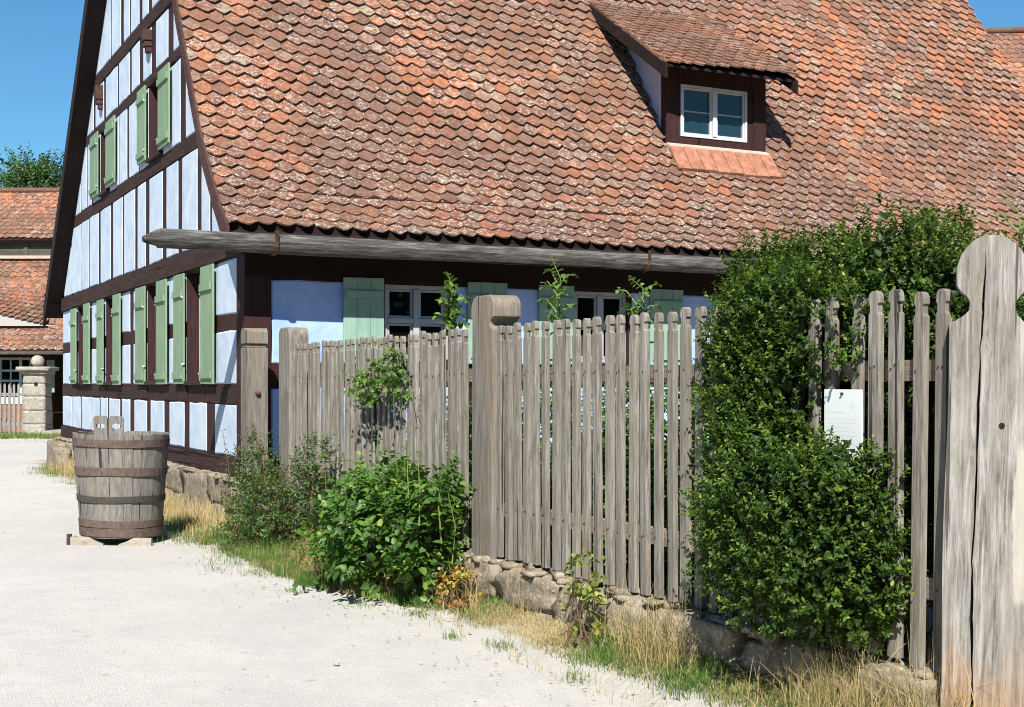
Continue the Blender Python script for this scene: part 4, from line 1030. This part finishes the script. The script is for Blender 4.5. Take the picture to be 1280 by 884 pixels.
# ---- vine pushing through the pickets
vn = [(-.13, -4.35, 1.60, .12, .22, .12), (-.12, -4.62, 1.74, .10, .18, .12), (-.12, -4.05, 1.55, .09, .18, .10), (-.1, -4.75, 1.62, .08, .12, .12)]
vine = bush('climbing_vine', 'tuft of light green vine leaves pushing out through the pickets', 'vine', vn, 120, 5, .10, .055, .040, 'vine_leaf', 71, .2, 14, (.05, -4.5, 1.4), lump=.3, stem_r=.003)
S = [([( -.02, -4.5, 1.7), (-.10, -4.1, 1.72), (-.16, -3.75, 1.70), (-.2, -3.6, 1.68)], 7, .04, .026, 400), ([(-.02, -4.6, 1.75), (-.1, -4.45, 1.90), (-.14, -4.2, 1.95)], 6, .04, .028, 401), ([(0, -4.8, 1.55), (-.09, -5.0, 1.50), (-.12, -5.1, 1.46)], 4, .03, .02, 402),
     ([( -.02, -4.1, 1.5), (-.12, -3.85, 1.48), (-.16, -3.7, 1.42)], 5, .04, .026, 403)]
add_shoots(vine, S, 'vine_leaf')
# ---- shoots standing above the fence
def top_plant(label, u, v, z0, z1, seed, nl=12, L=.088, W=.060, twist=.04):
    t_ = thing('climbing_shoot', label, 'plant', (u, v, .3), 'leafy shoots rising above the pickets')
    r = random.Random(seed); S = [([(u, v, .3), (u+.02, v+.03, z0-.5), (u-.02, v, z0-.1)], 2, .02, .01, seed)]
    S = []
    S.append(([(u, v, z0-1.0), (u+r.uniform(-twist, twist), v+r.uniform(-twist, twist), z0-.2), (u+r.uniform(-twist, twist), v+r.uniform(-twist, twist), (z0+z1)/2+.05), (u-.02, v+.05, z1)], nl*2, L, W, seed))
    
    H = z1-z0
    for k in range(9):
        zz = z0-.05+H*(.0+.9*k/9); a = k*2.4+seed; dx, dy = .10*math.cos(a), .16*math.sin(a)
        S.append(([(u, v, zz-.05), (u+dx*.6, v+dy*.6, zz+.04), (u+dx, v+dy, zz+r.uniform(-.02, .05))], 4, L, W, seed+1+k))
    add_shoots(t_, S, 'vine_leaf'); return t_
top_plant('tall leafy shoot above the pickets in front of the first grey casement', .10, -5.33, 2.06, 2.44, 500, 9)
top_plant('bushy leafy shoot above the pickets just right of the middle carved post', .14, -6.9, 2.05, 2.44, 510, 9, .058, .038)
top_plant('slim leafy shoot above the pickets beside the second grey casement', .10, -7.95, 2.0, 2.22, 520, 6, .05, .034)
top_plant('wispy yellow green sprig behind the round head of the end post', .25, -10.62, 2.15, 2.36, 530, 7, .030, .016, .03)
# ---- garden plants seen through the gaps
for k, (u, v, z, s, lab) in enumerate(((.75, -7.6, .95, .55, 'green garden bush behind the pickets left of the box hedge'), (1.0, -6.2, .8, .5, 'garden bush behind the middle carved post'), (.8, -4.6, .7, .45, 'garden bush behind the pickets by the vine tuft'), (1.3, -8.5, 1.0, .55, 'dark garden bush right behind the edge of the box hedge'), (.7, -5.5, .95, .5, 'garden bush behind the pickets just left of the middle carved post'), (.8, -3.4, .75, .45, 'garden bush behind the far pickets next to the gate gap'), (.7, -7.0, .85, .5, 'garden bush just right of the middle carved post, behind the pickets'))):
    bush('garden_bush', lab, 'bush', [(u, v, z, s*.7, s*1.4, .75), (u+.1, v+.3, z*.7, s*.7, s*1.2, .5)], 800, 8, .15, .055, .035, 'vine_leaf', 80+k*7, org=(u, v, .3), group='bushes in the garden behind the fence')
# ---- turning plants on the wall
wp = bush('turning_creeper', 'low plant with orange leaves at the wall foot beside the broad-leaved shrub', 'plant', [(-.28, -6.25, .20, .11, .22, .10)], 44, 5, .08, .042, .030, 'turning_leaf', 91, .5, 12, (-.3, -6.3, .08), tone=(.25, .9))
bush('turning_creeper', 'yellow green bramble on the wall in front of the pickets left of the hedge', 'plant', [(-.27, -8.0, .30, .09, .14, .14), (-.2, -7.85, .52, .06, .10, .08)], 34, 4, .08, .052, .042, 'turning_leaf', 95, .5, 9, (-.27, -7.95, .08), tone=(-.1, .8))
bush('turning_creeper', 'small yellowing weed between the wild shrub and the broad-leaved shrub', 'plant', [(-.42, -3.55, .20, .14, .28, .16)], 60, 5, .10, .030, .018, 'turning_leaf', 97, .5, 9, (-.42, -3.5, .03), tone=(-.05, .7))

# ------------------------------------------------------------------ grass
def grass(name, pts, h, wd, rn, mat, seed, lean=.35, org=(0, 0, 0), label=None, frame='h'):
    r = np.random.default_rng(seed); n_ = len(pts); a = r.uniform(0, 2*np.pi, n_)
    side = np.stack([np.cos(a), np.sin(a), np.zeros(n_)], 1); la = r.uniform(0, 2*np.pi, n_); ld = np.stack([np.cos(la), np.sin(la), np.zeros(n_)], 1)
    q = np.abs(r.normal(0, lean, n_))[:, None]; h = h[:, None]; wd = wd[:, None]; zv = np.array([0, 0, 1.])
    q = np.minimum(q, 1.6)
    def at(t_): return pts+zv*h*(t_-.42*q*t_*t_*(.5+.5*t_))+ld*h*q*.8*t_**2
    a1, a2, tip = at(.4), at(.75), at(1.); tip[:, 2] = np.maximum(tip[:, 2], pts[:, 2]+.004)
    V = np.stack([pts-side*wd, pts+side*wd, a1+side*wd*.9, a1-side*wd*.9, a2+side*wd*.6, a2-side*wd*.6, tip], 1).reshape(-1, 3)
    base = (np.arange(n_)*7)[:, None]; loops = (base+np.array([[0, 1, 2, 3, 3, 2, 4, 5, 5, 4, 6]])).ravel()
    sizes = np.tile([4, 4, 3], n_); rn = np.repeat(rn, 3)
    o = np_mesh(name, V, sizes, loops, rn, M[mat], None, org, frame)
    o['kind'] = 'stuff'
    if label: o['label'] = label
    return o
def scatter(n, u0, u1, v0, v1, dens, seed, zf=vz):
    r = np.random.default_rng(seed); U_ = r.uniform(u0, u1, n); V_ = r.uniform(v0, v1, n)
    k = np.array([r.random() < dens(x, y) for x, y in zip(U_, V_)]); U_, V_ = U_[k], V_[k]
    return np.stack([U_, V_, [zf(x, y) for x, y in zip(U_, V_)]], 1)
def dens_verge(u, v):
    t_ = (u-edge_u(v)+.04)/.10; return max(0, min(1, t_))*(.8+.7*noise.noise(Vector((u*3, v*2.2, 5)))+.25)
p = scatter(120000, -1.0, -.12, -11.8, -3.0, dens_verge, 1); r = np.random.default_rng(5); n_ = len(p)
green = np.array([noise.noise(Vector((x*1.7, y*1.3, 2))) for x, y, _ in p])
grass('grass', p, r.uniform(.02, .085, n_)*(1+.6*green), r.uniform(.0012, .0028, n_), np.clip(.40-green*.9+r.normal(0, .2, n_), 0, 1), 'grass_blade', 2, 1.0, label='short green and straw grass along the foot of the wall')
def dens_tuft(u, v): return max(0, min(1, 2.4*noise.noise(Vector((u*2+9, v*1.3, 5)))+.60))*(1 if u > edge_u(v)+.05 else .05)
p = scatter(26000, -.62, -.13, -11.6, -3.2, dens_tuft, 9); n_ = len(p)
grass('tall_grass', p, r.uniform(.10, .46, n_)*np.clip(1.2+p[:, 0]*1.3, .35, 1.1), r.uniform(.0009, .0019, n_), np.clip(.5+r.normal(0, .3, n_), 0, 1), 'dry_blade', 4, 1.0, label='tall dry straw coloured grass against the stone wall')
def dens_gable(u, v): return max(0, min(1, (u+1.05-.35*noise.noise(Vector((v*1.2, 7, 0)))-(.35 if v > 4 else 0))/.3))*(.7+.6*noise.noise(Vector((u*3, v*2, 8))))*(1 if (v < 5.2 or v > 9.3) else .25)
p = scatter(26000, -1.35, -.16, -1.4, 12.0, dens_gable, 11); n_ = len(p)
tl = np.clip((p[:, 0]+.9)/.6, 0, 1)
grass('dry_grass', p, r.uniform(.10, .32, n_)*(.35+.75*tl), r.uniform(.0014, .003, n_), np.clip(.30+.45*tl+r.normal(0, .2, n_), 0, 1), 'dry_blade', 6, .4, label='dry meadow grass at the foot of the blue gable')
p = scatter(14000, -1.4, -.3, -1.2, 12.0, lambda u, v: dens_gable(u+.25, v), 12); n_ = len(p)
grass('grass', p, r.uniform(.05, .13, n_), r.uniform(.0016, .003, n_), np.clip(.25+r.normal(0, .15, n_), 0, 1), 'grass_blade', 7, .6, label='short green grass edging the gravel by the gable')
p = scatter(9000, -.95, -.25, -4.2, -.9, lambda u, v: .95 if u > -.80+.2*noise.noise(Vector((v*2, 0, 0))) else .08, 14); n_ = len(p)
grass('grass', p, r.uniform(.04, .14, n_), r.uniform(.0014, .003, n_), np.clip(.35+r.normal(0, .2, n_), 0, 1), 'grass_blade', 8, .6, label='grass round the roots of the wild shrub')
# loose tufts out on the gravel
rs = random.Random(19); q = []
for (u, v, n_, s) in ((-.50, -6.1, 130, .05), (-.46, -7.3, 110, .05), (-.62, -6.9, 50, .03), (-.48, -8.3, 90, .05), (-.95, -4.7, 60, .05), (-.95, -3.6, 90, .08), (-.95, -2.8, 110, .10), (-.72, -5.5, 90, .07), (-1.15, -3.2, 40, .05)):
    for k in range(n_): q.append((u+rs.gauss(0, s), v+rs.gauss(0, s*1.6), .0))
p = np.array(q); n_ = len(p)
grass('grass', p, r.uniform(.02, .07, n_), r.uniform(.0014, .0026, n_), np.clip(.3+r.normal(0, .15, n_), 0, 1), 'grass_blade', 9, .8, label='loose grass tufts out on the gravel edge')
# far grass strip before the gate (world frame)
p = scatter(16000, -26, -11.6, 36.8, 40.9, lambda x, y: 1 if y > 38.3+.9*noise.noise(Vector((x*.6, 0, 0))) else .02, 15, lambda x, y: 0.); n_ = len(p)
grass('grass', p, r.uniform(.06, .2, n_), r.uniform(.006, .012, n_), np.clip(.35+r.normal(0, .18, n_), 0, 1), 'grass_blade', 10, .5, label='grass strip in front of the distant gate', frame='w')
# pebbles in the gravel
b = MB(); rs = random.Random(44)
for k in range(2600):
    y = 5+11*rs.random()**1.3; x = rs.uniform(-.42*y-.2, .12*y+.4); s = rs.uniform(.002, .006)*(1+1.2*(rs.random() < .03)); z = nz(x, y, .25, .03, 1)-.005+nz(x, y, 1.3, .012, 2)+s*.2
    i0 = len(b.v); qx = [rs.uniform(.7, 1.3) for _ in range(6)]
    for d, k2 in zip(((1,0,0),(0,1,0),(-1,0,0),(0,-1,0),(0,0,.6),(0,0,-.6)), qx): b.v.append((x+d[0]*s*k2, y+d[1]*s*k2, z+d[2]*s*k2))
    for f in ((0,1,4),(1,2,4),(2,3,4),(3,0,4),(1,0,5),(2,1,5),(3,2,5),(0,3,5)): b.face(*[i0+m for m in f])
o = b.build('pebbles', M['pebble'], None, (0, 5, 0), False, 'w', fix=False); o['kind'] = 'stuff'
r = np.random.default_rng(66); m = 420
vv_ = r.uniform(-11, -1, m); uu_ = np.array([edge_u(v) for v in vv_])-np.abs(r.normal(0, .45, m))+.1
Cc = np.stack([uu_, vv_, np.full(m, .012)], 1); an = r.uniform(0, 6.28, m)
leaf_mesh('leaf_litter', Cc, np.stack([np.cos(an), np.sin(an), r.normal(0, .1, m)], 1), np.stack([r.normal(0, .3, m), r.normal(0, .3, m), np.ones(m)], 1), r.uniform(.012, .035, m), r.uniform(.006, .018, m), r.uniform(.15, 1, m), M['dry_blade'], None, (0, 0, 0))['kind'] = 'stuff'
def loose_stone(label, x, y, s, seed):
    b = MB(); rock(b, (x, y, s*.45), (s*1.1, s*.8, s*.6), seed, 4, .3, .7); o = b.build('stone', M['pebble'], None, (x, y, 0), True, 'w'); tag(o, label, 'stone')
loose_stone('single dark-shadowed pebble lying alone in the middle of the gravel', -1.0, 7.56, .016, 3)
loose_stone('pale fist-sized stone at the gravel edge by the wild shrub', -.78, 11.5, .09, 4)

# ------------------------------------------------------------------ far left: farm building, pillar, gate, benches, tree
bar = thing('farm_building', 'long farm building with two stepped orange tiled roofs beyond the gate', 'building', (-18, 46, 0), frame='w')
BX0, BX1 = -30., -6.5
def far_tiles(name, parent, x0, x1, pts, w, c, seed, mat='far_tile', skip=None, rot=None):
    b = MB(); lay_tiles(b, x0, x1, pts, w, c, seed=seed, sag=.06, lift=.03, th=.03, skip=skip); return b.build(name, M[mat], parent, fix=False)
def slope_z(y): return 2.85+1.13*(y-46)
def eyebrow(x, y):     # bat-wing dormer bulge
    return 0
lowpts = [(45.9, 2.75), (49.0, 6.3)]
far_tiles('lower_roof', bar, BX0, BX1, lowpts, .26, .24, 51)
far_tiles('upper_roof', bar, BX0, BX1, [(48.7, 6.92), (50.6, 8.95)], .26, .22, 52)
b = MB(); b.hexa([(BX0, 46.0, 2.70), (BX1, 46.0, 2.70), (BX1, 49.1, 6.2), (BX0, 49.1, 6.2), (BX0, 45.9, 2.73), (BX1, 45.9, 2.73), (BX1, 49.0, 6.26), (BX0, 49.0, 6.26)])
b.hexa([(BX0, 48.75, 6.80), (BX1, 48.75, 6.80), (BX1, 50.7, 8.8), (BX0, 50.7, 8.8), (BX0, 48.7, 6.88), (BX1, 48.7, 6.88), (BX1, 50.6, 8.93), (BX0, 50.6, 8.93)])
b.hexa([(BX0, 50.7, 8.8), (BX1, 50.7, 8.8), (BX1, 56, 3), (BX0, 56, 3), (BX0, 50.6, 8.93), (BX1, 50.6, 8.93), (BX1, 56, 3.15), (BX0, 56, 3.15)])
b.build('roof_deck', M['dark_board'], bar)
b = MB(); b.tube([(BX0+i*.45, 50.6, 8.97) for i in range(53)], .11, 8); b.build('ridge', M['far_tile'], bar, smooth=True)
b = MB(); b.box(BX0, BX1, 48.98, 49.08, 6.25, 6.9); 
for k in range(16): b.box(BX0+1.5*k, BX0+1.5*k+.16, 48.93, 48.98, 6.3, 6.86)
b.build('plank_wall', M['old_plank'], bar)
b = MB(); b.box(BX0, BX1, 48.72, 48.80, 6.20, 6.31); b.build('flashing', M['mortar'], bar)
b = MB(); b.box(BX0, -16.35, 47.0, 47.3, .9, 3.9); b.box(BX0, BX1, 52, 52.3, 0, 5); b.box(-16.6, -16.35, 47.3, 52, -.1, 4); b.box(BX1-.3, BX1, 47.3, 55, 0, 4); b.build('wall', M['brown_wall'], bar)
b = MB(); b.box(BX0, -16.5, 46.9, 47.2, -.1, .88); b.build('wall_base', M['brick_wall'], bar)
# lens-shaped dormer in the lower roof
b = MB(); xc = -19.6; NL = 24; top = []; hwid = 3.75
for k in range(NL+1):
    x = xc-hwid+2*hwid*k/NL; s = .62*(math.cos((k/NL-.5)*math.pi))**1.5; top.append((x, s))
f_, L_ = polyline(lowpts)
rows = []
for (x, s) in top:
    y0, z0, T = f_(1.22); y1 = y0-.06; rows.append([(x, y1-.15, z0-.04), (x, y1-.15, z0-.04+s)])
iv = [[b.vert(*p_) for p_ in rw] for rw in rows]
for a_, c_ in zip(iv, iv[1:]): b.face(a_[0], c_[0], c_[1], a_[1])
b.build('eyebrow_front', M['cream_wall'], bar, fix=False)
b = MB(); rs = random.Random(9)
nrow = 10
for q in range(nrow):
    for k in range(34):
        x = xc-hwid+.1+2*hwid*(k+(q % 2)*.5)/34; tt = (x-(xc-hwid))/(2*hwid)
        if not 0 < tt < 1: continue
        s = .62*(math.cos((tt-.5)*math.pi))**1.5*(1-q/nrow)**1.2; y0, z0, T = f_(1.18+q*.22)
        y_ = y0-.25*(1-q/nrow)*(s > .05); z_ = z0+s+.05; y2, z2, _ = f_(1.18+(q+1.3)*.22); s2 = .62*(math.cos((tt-.5)*math.pi))**1.5*(max(0, 1-(q+1.3)/nrow))**1.2
        b.r = rs.random(); w = .118
        b.hexa([(x-w, y_, z_-.04), (x+w, y_, z_-.04), (x+w, y2, z2+s2+.0), (x-w, y2, z2+s2+.0), (x-w, y_-.01, z_), (x+w, y_-.01, z_), (x+w, y2, z2+s2+.04), (x-w, y2, z2+s2+.04)])
b.build('eyebrow_roof', M['far_tile'], bar)
b = MB(); b.box(BX0, -13.0, 45.75, 45.92, 2.62, 2.74); b.build('eave_gutter', M['old_plank'], bar)
PF = lambda a, z, d: (a, 47.0+d, z)
for a0 in (-18.15, -21.5, -24.8):
    o = bpy.data.objects.new('window', None); COL.objects.link(o); o.parent = bar; ORG[o.name] = ORG[bar.name]
    b = MB(); a1 = a0+1.55; z0, z1 = 1.05, 2.55
    for x in (a0, (a0+a1)/2-.05, a1-.1): pbox(b, PF, x, x+.1, z0, z1, -.06, -.005)
    for z in (z0, z0+.62, z0+.98, z1-.1): pbox(b, PF, a0+.1, (a0+a1)/2-.05, z, z+.08, -.055, -.005); pbox(b, PF, (a0+a1)/2+.05, a1-.1, z, z+.08, -.055, -.005)
    for x in (a0+.40, a1-.46): pbox(b, PF, x, x+.05, z0+.1, z1-.1, -.05, -.006)
    pbox(b, PF, a0-.1, a1+.1, z0-.16, z0-.002, -.12, -.005)
    b.build('frame', M['white_paint'], o)
    b = MB(); b.quad(PF(a0, z0, -.015), PF(a1, z0, -.015), PF(a1, z1, -.015), PF(a0, z1, -.015)); b.build('pane', M['dark_glass'], o, fix=False)
    b = MB(); pbox(b, PF, a1+.14, a1+.42, z0+.25, z1-.1, -.04, -.005); b.build('shutter', M['mint_paint'], o)
# pillar with a stone ball
pil = thing('gate_pillar', 'pale square stone gate pillar topped by a stone ball', 'pillar', (-14.82, 41.5, 0), frame='w')
b = MB(); rs = random.Random(6)
z = -.1
for h in (.45, .42, .44, .40, .33):
    rock(b, (-14.82, 41.5, z+h/2), (.34, .34, h/2*1.01), int(z*10), 6, .05, .06); z += h
b.build('shaft', M['pillar_stone'], pil, smooth=True)
b = MB(); rock(b, (-14.82, 41.5, 1.96), (.42, .42, .06), 3, 5, .05, .1); rock(b, (-14.82, 41.5, 2.07), (.52, .52, .065), 4, 5, .05, .1); b.build('capital', M['pillar_stone'], pil, smooth=True)
b = MB(); rock(b, (-14.82, 41.5, 2.30), (.205, .205, .20), 8, 8, .05, 1.); b.build('stone_ball', M['pillar_stone'], pil, smooth=True)
b = MB(); b.box(-14.80, -14.70, 41.13, 41.2, 1.55, 1.65); b.build('socket', M['dark_inside'], pil)
gate = thing('picket_gate', 'grey wooden picket gate with a diagonal brace left of the stone pillar', 'gate', (-17.5, 41.4, 0), frame='w')
x = -15.22; first_g = None; gi = 0
while x > -21.5:
    if first_g is None:
        b = MB(); b.prism([(-.035, 0), (.035, 0), (.035, 1.5), (.0, 1.56), (-.035, 1.5)], -.012, .012, lambda a, z_, d: (a, d, z_)); first_g = b.build('picket', M['gate_wood'], None, (0, 0, 0), frame='w'); o = first_g
    else: o = first_g.copy(); COL.objects.link(o)
    o.parent = gate; o.location = (x+17.5, -.03, .06+random.uniform(-.02, .02)); x -= .145
b = MB(); b.box(-21.5, -15.2, 41.39, 41.43, .30, .40); b.build('rail', M['gate_wood'], gate)
b = MB(); b.box(-21.5, -15.2, 41.39, 41.43, 1.22, 1.32); b.build('rail', M['gate_wood'], gate)
b = MB(); b.hexa([(-18.4, 41.44, 1.25), (-18.2, 41.44, 1.25), (-15.3, 41.44, .32), (-15.5, 41.44, .32), (-18.4, 41.47, 1.25), (-18.2, 41.47, 1.25), (-15.3, 41.47, .32), (-15.5, 41.47, .32)]); b.build('brace', M['gate_wood'], gate)
b = MB(); b.box(-14.4, -9, 40.6, 47, -.1, .16); b.box(-14.3, -12.6, 40.1, 40.6, -.1, .06); o = b.build('paved_step', M['pillar_stone'], None, (-12, 42, 0), frame='w'); o['kind'] = 'structure'
for nm, lab, cat, y0, y1, zt in (('beer_table', 'orange plank folding table in the shade beside the pillar', 'table', 43.6, 44.1, 1.0), ('beer_bench', 'orange plank bench standing in front of the folding table', 'bench', 42.7, 42.95, .70)):
    o = thing(nm, lab, cat, (-13.6, (y0+y1)/2, .16), frame='w')
    b = MB(); b.box(-14.75, -12.6, y0, y1, zt-.03, zt); b.build('seat' if cat == 'bench' else 'table_top', M['orange_plank'], o)
    for x in (-14.45, -12.95):
        b = MB(); b.tube([(x, y0+.05, .16), (x, y0+.05, zt-.03)], .018, 6); b.tube([(x, y1-.05, .16), (x, y1-.05, zt-.03)], .018, 6); b.tube([(x, y0+.05, .3), (x, y1-.05, .3)], .015, 6); b.build('leg', M['iron'], o)
# trees
def tree(name, label, x, y, h, r, n, seed, group=None, leaf=.11, els=None):
    t_ = thing(name, label, 'tree', (x, y, -.1), group, 'w'); rs = random.Random(seed)
    b = MB(); b.tube([(x, y, -.1), (x+.1, y, h*.3), (x-.1, y+.1, h*.6), (x, y, h*.9)], [.28, .22, .13, .04], 8)
    b.build('trunk', M['bark'], t_)
    els = els or []
    if not els:
        for k in range(16):
            a = rs.uniform(0, 6.28); q = rs.random(); rr = r*(.35+.5*q); zz = h*(.35+.55*rs.random()); els.append((x+rr*math.cos(a), y+rr*math.sin(a), zz, r*.38, r*.38, r*.34))
        for k in range(5): els.append((x+rs.uniform(-r, r)*.55, y+rs.uniform(-r, r)*.3, h*(.88+.1*rs.random()), r*.17, r*.17, r*.34))
    b = MB()
    for e in els: b.tube([(x, y, e[2]*.5), tuple(Vector((x, y, e[2]*.5)).lerp(Vector(e[:3]), .6)), tuple(e[:3])], [.09, .05, .02], 5)
    b.build('limbs', M['bark'], t_)
    P, Nr = ell_points(els, n, .35, (.4, 1.05), False, seed)
    C, D, N_, l_, w_, rn = sprigs(P, Nr, 6, leaf*3.2, leaf, leaf*.6, .8, seed+1)
    leaf_mesh('crown', C, D, N_, l_, w_, rn, M['tree_leaf'], t_, frame='w')
tree('broadleaf_tree', 'green tree with spiky top shoots behind the far tiled roof', -24.6, 62, 12.2, 4.2, 9000, 5, 'trees behind the farm building', .19)
tree('broadleaf_tree', 'lower rounded tree between the far roof and the blue gable', -19.2, 63, 11.0, 3.4, 7500, 9, 'trees behind the farm building', .19)
# right background roof
rb = thing('background_house', 'orange tiled roof of another house rising beyond the right roof edge', 'house', (20, 44, 0), frame='w')
b = MB(); lay_tiles(b, 13.5, 32, [(37.5, 4.2), (43.5, 13.15)], .26, .22, seed=77, lift=.03, th=.03); b.build('roof', M['far_tile'], rb, fix=False)
b = MB(); b.hexa([(13.55, 37.7, 4.2), (32, 37.7, 4.2), (32, 43.6, 13.0), (13.55, 43.6, 13.0), (13.55, 37.5, 4.18), (32, 37.5, 4.18), (32, 43.5, 13.1), (13.55, 43.5, 13.1)])
b.hexa([(13.55, 43.6, 13.0), (32, 43.6, 13.0), (32, 49.5, 4.0), (13.55, 49.5, 4.0), (13.55, 43.5, 13.12), (32, 43.5, 13.12), (32, 49.6, 4.1), (13.55, 49.6, 4.1)]); b.build('roof_deck', M['dark_board'], rb)
b = MB(); b.tube([(13.4+i*.45, 43.5, 13.17+.02*math.sin(i)) for i in range(42)], .12, 8); b.build('ridge', M['far_tile'], rb, smooth=True)
b = MB(); b.prism([(38.3, -.1), (48.7, -.1), (48.7, 5.2), (43.5, 12.9), (38.3, 5.2)], 14, 31.5, lambda a, z_, d: (d, a, z_)); b.build('wall', M['cream_wall'], rb)
r = np.random.default_rng(90); m = 9000
az = r.uniform(R(165), R(375), m); hh = (9+4.5*np.array([noise.noise(Vector((a*3.1, 0, 0)))+.5*noise.noise(Vector((a*11, 4, 0))) for a in az]))*r.uniform(0, 1.05, m)**.8
rad_ = r.uniform(27, 33, m); C = np.stack([rad_*np.cos(az), rad_*np.sin(az)+4, hh], 1)
leaf_mesh('sky_blocker_leaves', C, r.normal(size=(m, 3)), r.normal(size=(m, 3)), np.full(m, 1.5), np.full(m, 1.2), r.uniform(0, .6, m), M['tree_leaf'], None, (0, 0, 0), 'w')['kind'] = 'stuff'  # unseen leaf ring added behind and beside the camera to cut low sky fill
print('done')
